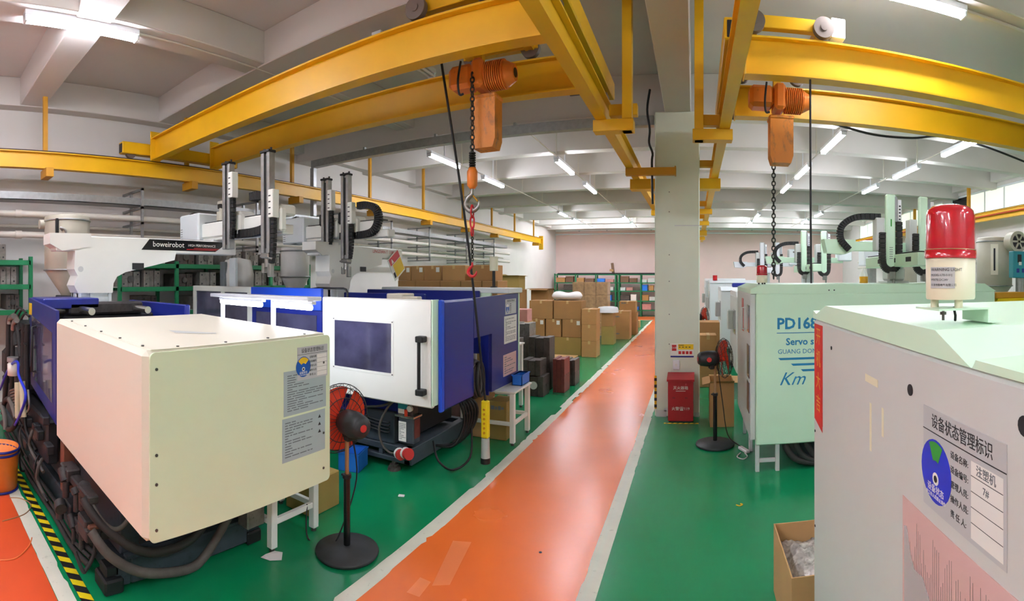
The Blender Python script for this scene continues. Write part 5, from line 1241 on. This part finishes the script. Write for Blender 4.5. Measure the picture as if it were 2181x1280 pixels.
# wall of cartons facing the walkway
Y = 13.05; D = .6; g = 'cartons in the big stack'
for row, z, h, cells in ((0, .0, .49, ((1140, 1178), (1180, 1238))), (1, .49, .49, ((1125, 1160), (1162, 1195), (1197, 1238))), (2, .98, .5, ((1127, 1177), (1179, 1238)))):
    nm = ('bottom', 'middle', 'top')[row]
    for i, (a, b) in enumerate(cells):
        side = ('far from the walkway', 'in the centre', 'nearest the walkway')
        s = side[0] if i == 0 else side[2] if i == len(cells) - 1 else side[1]
        carton('brown carton in the %s row of the big stack, %s' % (nm, s), W(a, Y), W(b, Y), Y, Y + D, z, h, 'carton_olive' if row == 0 else 'carton2', 'z', sticker=row == 1, group=g)
def sack(label, x0, x1, y0, y1, z0, h, mat='bag_white'):
    t = MB(); n, m = 18, 10; g_ = []; r = random.Random(int(x0 * 100))
    for i in range(n + 1):
        for j in range(m):
            a = 2 * pi * j / m; u = i / n; e = (1 - abs(2 * u - 1) ** 4) ** .5 * .5
            g_.append((x0 + (x1 - x0) * u, (y0 + y1) / 2 + (y1 - y0) * e * cos(a), z0 + h / 2 + h * e * sin(a) * (1 + .25 * sin(u * 9) * (sin(a) > 0)) if sin(a) > 0 else z0 + h / 2 + h * e * sin(a)))
    t.add(g_, [(i * m + j, (i + 1) * m + j, (i + 1) * m + (j + 1) % m, i * m + (j + 1) % m) for i in range(n) for j in range(m)], True)
    return tag(t.build('packing_sack', mat), label, 'sack')
sack('long white packing sack lying on top of the big carton stack', W(1172, 13.2), W(1238, 13.2), 13.12, 13.6, 1.481, .24)
tag(box('flat_cardboard', 'carton3', None, W(1140, 12.6), W(1226, 12.6), 12.35, 12.9, 0, .04, .004), 'flattened cardboard lying on the floor before the big stack', 'cardboard')
# three-high stack in front
Y = 13.0
for i, (z, h) in enumerate(((0, .43), (.43, .43), (.86, .42))):
    carton('brown carton, %s of the slim three-high stack at the walkway edge' % ('bottom', 'middle', 'top')[i], -2.97, -2.56, Y - .15, Y + .35, z, h, 'carton', 'z', group='cartons in the slim stack')
Y = 15.4
carton('lower carton of the pair under the white foam tub', -2.92, -2.52, Y, Y + .5, 0, .58, 'carton_olive', None); carton('upper carton of the pair under the white foam tub', -2.92, -2.54, Y, Y + .5, .58, .42, 'carton2', None)
t = thing('foam_tub', 'white foam tub upside down on a carton pair', 'tub', (-2.75, 15.6, 1.0)); MB().lathe([(.34, 0), (.34, .1), (.3, .17), (.15, .19), (0, .19)], (-2.75, 15.66, 1.001), 24).build('tub_shell', 'lamp_white', t); MB().torus((-2.75, 15.66, 1.015), (0, 0, 1), .34, .012, 24, 6).build('tub_rim', 'lamp_white', t)
carton('large tall carton with two dark printed marks', -2.82, -2.2, 16.8, 17.35, 0, .97, 'carton', 'z', marks=2)
carton('tall plain carton under a smaller printed one', -2.62, -2.12, 18.2, 18.7, 0, .82, 'carton2', None); carton('small printed carton sitting on a tall plain one', -2.78, -2.16, 18.2, 18.75, .82, .42, 'carton', 'z', marks=1)
carton('low flat carton at the far end of the green floor', -2.6, -2.3, 20.9, 21.2, 0, .3, 'carton3', None)
# shrink-wrapped pallet
pal = thing('pallet', 'wooden pallet under the film-wrapped cartons', 'pallet', (-3.62, 17.3, 0))
for k in range(3): box('runner', 'carton3', pal, -4.25 + .55 * k, -4.13 + .55 * k, 17.0, 17.7, 0, .1, .004)
for k in range(5): box('deck_board', 'carton3', pal, -4.28, -2.98, 17.0 + .145 * k, 17.1 + .145 * k, .1, .12, .003)
for r_ in range(4):
    for c in range(3):
        carton('film-wrapped carton on the pallet, %s row, %s' % (('bottom', 'second', 'third', 'top')[r_], ('left of three', 'centre of three', 'right of three')[c]) if False else 'film-wrapped carton on the pallet, %s layer, %s' % (('bottom', 'second', 'third', 'top')[r_], ('far from the walkway', 'centre', 'nearest the walkway')[c]),
               -4.26 + .42 * c, -3.84 + .42 * c, 17.02, 17.6, .121 + .46 * r_, .459, 'wrap', None, group='wrapped cartons on the pallet')
# open boxes on the left of the goods area
carton('plain carton holding up the open carton left of the wrapped pallet', -5.0, -4.4, 14.6, 15.2, 0, 1.4, 'carton2', None)
open_carton('open_carton', 'open carton with spread flaps behind the big stack', -4.98, -4.42, 14.62, 15.18, 1.4, .36, 'carton2', None, .22)
carton('tall plain carton behind the navy machine end', -5.75, -5.1, 14.0, 14.6, 0, 1.75, 'carton2', None)
open_carton('open_carton', 'open carton standing high against the wall', -5.7, -5.15, 14.02, 14.55, 1.75, .42, 'carton_olive', None, .12)
carton('carton with an open flap low behind the wall of cartons', -4.35, -3.85, 11.2, 11.7, 0, .5, 'carton2', None)
carton('medium carton stacked on the one low behind the wall of cartons', -4.3, -3.9, 11.22, 11.65, .5, .55, 'carton3', None)
carton('small pink carton topping the stack low behind the wall of cartons', -4.25, -3.92, 11.25, 11.6, 1.05, .3, 'pink_box', None)
# tall rows behind the navy machine
Y = 10.0; g = 'cartons stacked along the left wall side'
lows = (-6.8, -5.9, -5.0, -4.17)
for i in range(3):
    for k in range(2): carton('large carton in the %s course under the tall carton wall, %s' % (('lowest', 'second')[k], ('wall end', 'middle', 'walkway end')[i]), lows[i], lows[i + 1], Y, Y + .7, .84 * k, .838, 'carton2', None, group=g)
for (a, b), w_ in zip(((847, 885), (885, 937), (937, 981), (981, 1026), (1026, 1060)), ('first', 'second', 'third', 'fourth', 'fifth')):
    carton('brown carton in the upper course of the carton wall, %s from the left wall' % w_, W(a, Y), W(b, Y), Y, Y + .6, 1.68, .36, 'carton2', None, group=g)
for (a, b), w_ in zip(((847, 874), (874, 902), (902, 938), (941, 990), (1004, 1050)), ('first', 'second', 'third', 'fourth', 'fifth')):
    carton('brown carton crowning the carton wall, %s from the left wall' % w_, W(a, Y), W(b, Y), Y + .02, Y + .58, 2.04, .35, 'carton2' if w_ != 'fourth' else 'carton', 'z', sticker=w_ in ('first', 'second', 'third'), group=g)
# steel moulds on the floor
def fmold(label, x0, x1, y0, y1, z0, h, mat, ring=False, holes=3):
    t = thing('steel_mould', label, 'mould', ((x0 + x1) / 2, (y0 + y1) / 2, z0), 'moulds piled on the floor'); n = 3; w_ = (x1 - x0)
    for k, (p, q, ins) in enumerate(((0, .3, 0), (.31, .7, .015), (.71, 1., 0))): box('mould_plate', mat, t, x0 + w_ * p, x0 + w_ * q, y0 + ins, y1 - ins, z0, z0 + h - ins, .006)
    if ring: MB().cyl(((x0 + x1) / 2, y0 + .02, z0 + h * .55), ((x0 + x1) / 2, y0 - .006, z0 + h * .55), .07, n=20).build('locating_ring', 'paper', t)
    for k in range(holes): MB().cyl((x1 - .001, y0 + (y1 - y0) * (k + .5) / holes, z0 + h * .5), (x1 + .006, y0 + (y1 - y0) * (k + .5) / holes, z0 + h * .5), .018, n=10).build('water_port', 'bolt', t)
    return t
fmold('dark mould with a bright round ring at the front of the floor pile', -2.98, -2.62, 8.35, 8.75, 0, .36, 'mold_dark', True)
fmold('dark mould lying on the ringed one', -3.02, -2.68, 8.38, 8.75, .36, .28, 'mold_dark')
fmold('tall mould with a reddish face in the floor pile', -2.56, -2.34, 8.75, 9.15, 0, .62, 'mold_red')
fmold('narrow dark mould standing behind the reddish one', -2.5, -2.3, 9.4, 9.8, 0, .5, 'mold_dark')
fmold('small mould lying beside the narrow dark one', -2.72, -2.55, 9.45, 9.75, 0, .42, 'mold_steel')
fmold('black open-sided mould at the top of the floor pile', -3.1, -2.68, 8.95, 9.3, .0, .98, 'mold_dark')
fmold('light grey mould standing upright left of the black one', -3.55, -3.25, 8.7, 9.1, 0, .95, 'mold_steel')
fmold('mauve stained mould at the back of the floor pile', -3.55, -3.2, 9.3, 9.7, 0, 1.2, 'mold_steel')
# benches and their things
table('work_bench', 'white work bench with a blue bin beside the navy panels', -2.95, -2.2, 5.8, 6.42, .68, low=.24)
bin_box('blue plastic bin on the white work bench', -2.29, 6.3, .68, .14, .3, .14)
carton('olive carton with arrows under the white work bench', -2.62, -2.36, 5.95, 6.3, 0, .5, 'carton_olive', None, marks=1)
carton('light brown carton under the white work bench rung', -2.88, -2.66, 5.95, 6.3, 0, .56, 'carton3', None)
table('side_bench', 'narrow white bench behind the navy machine', -3.4, -2.74, 7.1, 7.65, 1.05, low=.3)
carton('pinkish carton on the floor inside the navy panel notch', -3.5, -3.0, 6.55, 6.95, 0, .7, 'pink_box', None)
# lid and tower lamp on the navy machine
MB().bx(-4.4, -2.36, 6.05, 6.56, 1.895, 1.965, .01).build('top_lid', 'bluewhite', M2)
box('lid_rail', 'mint_lit_white', M2, -4.0, -2.6, 6.0, 6.05, 1.80, 1.9, .01)
t = thing('tower_lamp', 'cream signal lamp on a thin black pole above the navy machine', 'signal lamp', (-2.75, 6.45, 1.965))
MB().cyl((-2.75, 6.45, 1.966), (-2.75, 6.45, 2.2), .022, n=12).build('lamp_pole', 'black', t); MB().cyl((-2.75, 6.45, 2.2), (-2.75, 6.45, 2.4), .06, n=18).build('lamp_body', 'dome_cream', t); MB().cyl((-2.75, 6.45, 1.966), (-2.75, 6.45, 1.98), .05, n=14).build('lamp_foot', 'black', t)
# right of the column
carton('lower brown carton of the pair behind the right pedestal fan', .1, .45, 9.55, 10.0, 0, .48, 'carton', None); carton('upper brown carton of the pair behind the right pedestal fan', .1, .43, 9.55, 10.0, .48, .52, 'carton', 'z')
carton('large dark carton behind the carton pair past the column', .1, .55, 10.7, 11.25, 0, 1.15, 'carton2', None)
open_carton('open_carton', 'open carton beside the side panel of the lettered machine', .22, .56, 7.0, 7.5, 0, .62, 'carton', None, .1)
# ============================================================ racks at the end wall
t = thing('storage_rack', 'long green storage rack against the end wall', 'rack', (-5, 27.3, 0))
RX0, RX1 = -7.8, -1.75; RY0, RY1 = 26.95, 27.5
posts = [-7.8, -6.6, -5.45, -4.35, -4.15, -2.95, -1.8]
for x in posts:
    for y in (RY0, RY1 - .05): box('post', 'green_rack', t, x, x + .07, y, y + .05, 0, 2.35, .004)
zs = (.35, .85, 1.4, 1.85, 2.3)
for z in zs: s = box('shelf', 'green_rack', t, RX0, RX1, RY0, RY1, z - .05, z, .004)
box('top_beam', 'black', t, RX0 + .2, RX1, RY0, RY0 + .03, 2.3, 2.38, .003)
r = random.Random(21); pal_ = [('carton', 'tan'), ('pink_box', 'pink'), ('paper', 'white'), ('blue_plastic', 'blue'), ('hoist_orange', 'orange'), ('mold_dark', 'dark'), ('grey_white', 'grey'), ('plug_red', 'red'), ('brown_box', 'brown')]
bay = ('first', 'second', 'third', 'fourth', 'fifth', 'sixth')
for zi, z in enumerate(zs[:-1]):
    for bi in range(len(posts) - 1):
        x = posts[bi] + .1; x1 = posts[bi + 1] - .05
        if x1 - x < .3: continue
        slot = 0
        while x < x1 - .2:
            w_ = min(r.uniform(.28, .55), x1 - x); h = r.uniform(.16, min(.38, zs[zi + 1] - z - .1)); mt, nm = r.choice(pal_)
            if r.random() < .88:
                o = MB().bx(x, x + w_ - .04, RY0 + .06, RY0 + .4, z + .002, z + h, .012).bx(x - .006, x + w_ - .034, RY0 + .054, RY0 + .406, z + h * .78, z + h, .01).build('storage_box', mt)
                tag(o, '%s box, %s in the %s bay of the %s shelf on the end wall rack' % (nm, bay[slot], bay[bi if bi < 4 else bi - 1], ('lowest', 'second', 'third', 'top')[zi]), 'box', 'boxes on the end wall rack'); slot += 1
            x += w_ + r.uniform(.0, .08)
t = thing('wooden_offcut', 'brown slanted offcut leaning on top of the end wall rack', 'offcut', (-4.55, 27.2, 2.3)); MB().obx((-4.5, 27.2, 2.62), (.14, .1, .62), 0, .01, 0, -.12).build('plank', 'brown_box', t); MB().obx((-4.56, 27.15, 2.52), (.22, .1, .12), 0, .02, 0, .2).build('tied_cloth', 'carton3', t)
# scraps on the floor
q = G(1575, 1076); tag(MB().tube([(q.x - .03, q.y, .004), (q.x, q.y - .02, .004), (q.x + .03, q.y + .005, .004), (q.x + .01, q.y + .02, .004)], .005, 6, sm=5).build('cable_tie', 'sticker_yellow'), 'tiny yellow curl of plastic on the green floor', 'scrap')
q = G(855, 1057); tag(MB().obx((q.x, q.y, .006), (.06, .04, .012), .4, .004).build('paper_scrap', 'bag_white'), 'small pale scrap on the green floor before the navy machine', 'scrap')
carton('tan carton on the floor behind the low white stand', -3.36, -3.02, 3.12, 3.5, 0, .32, 'carton_olive', None, marks=1)
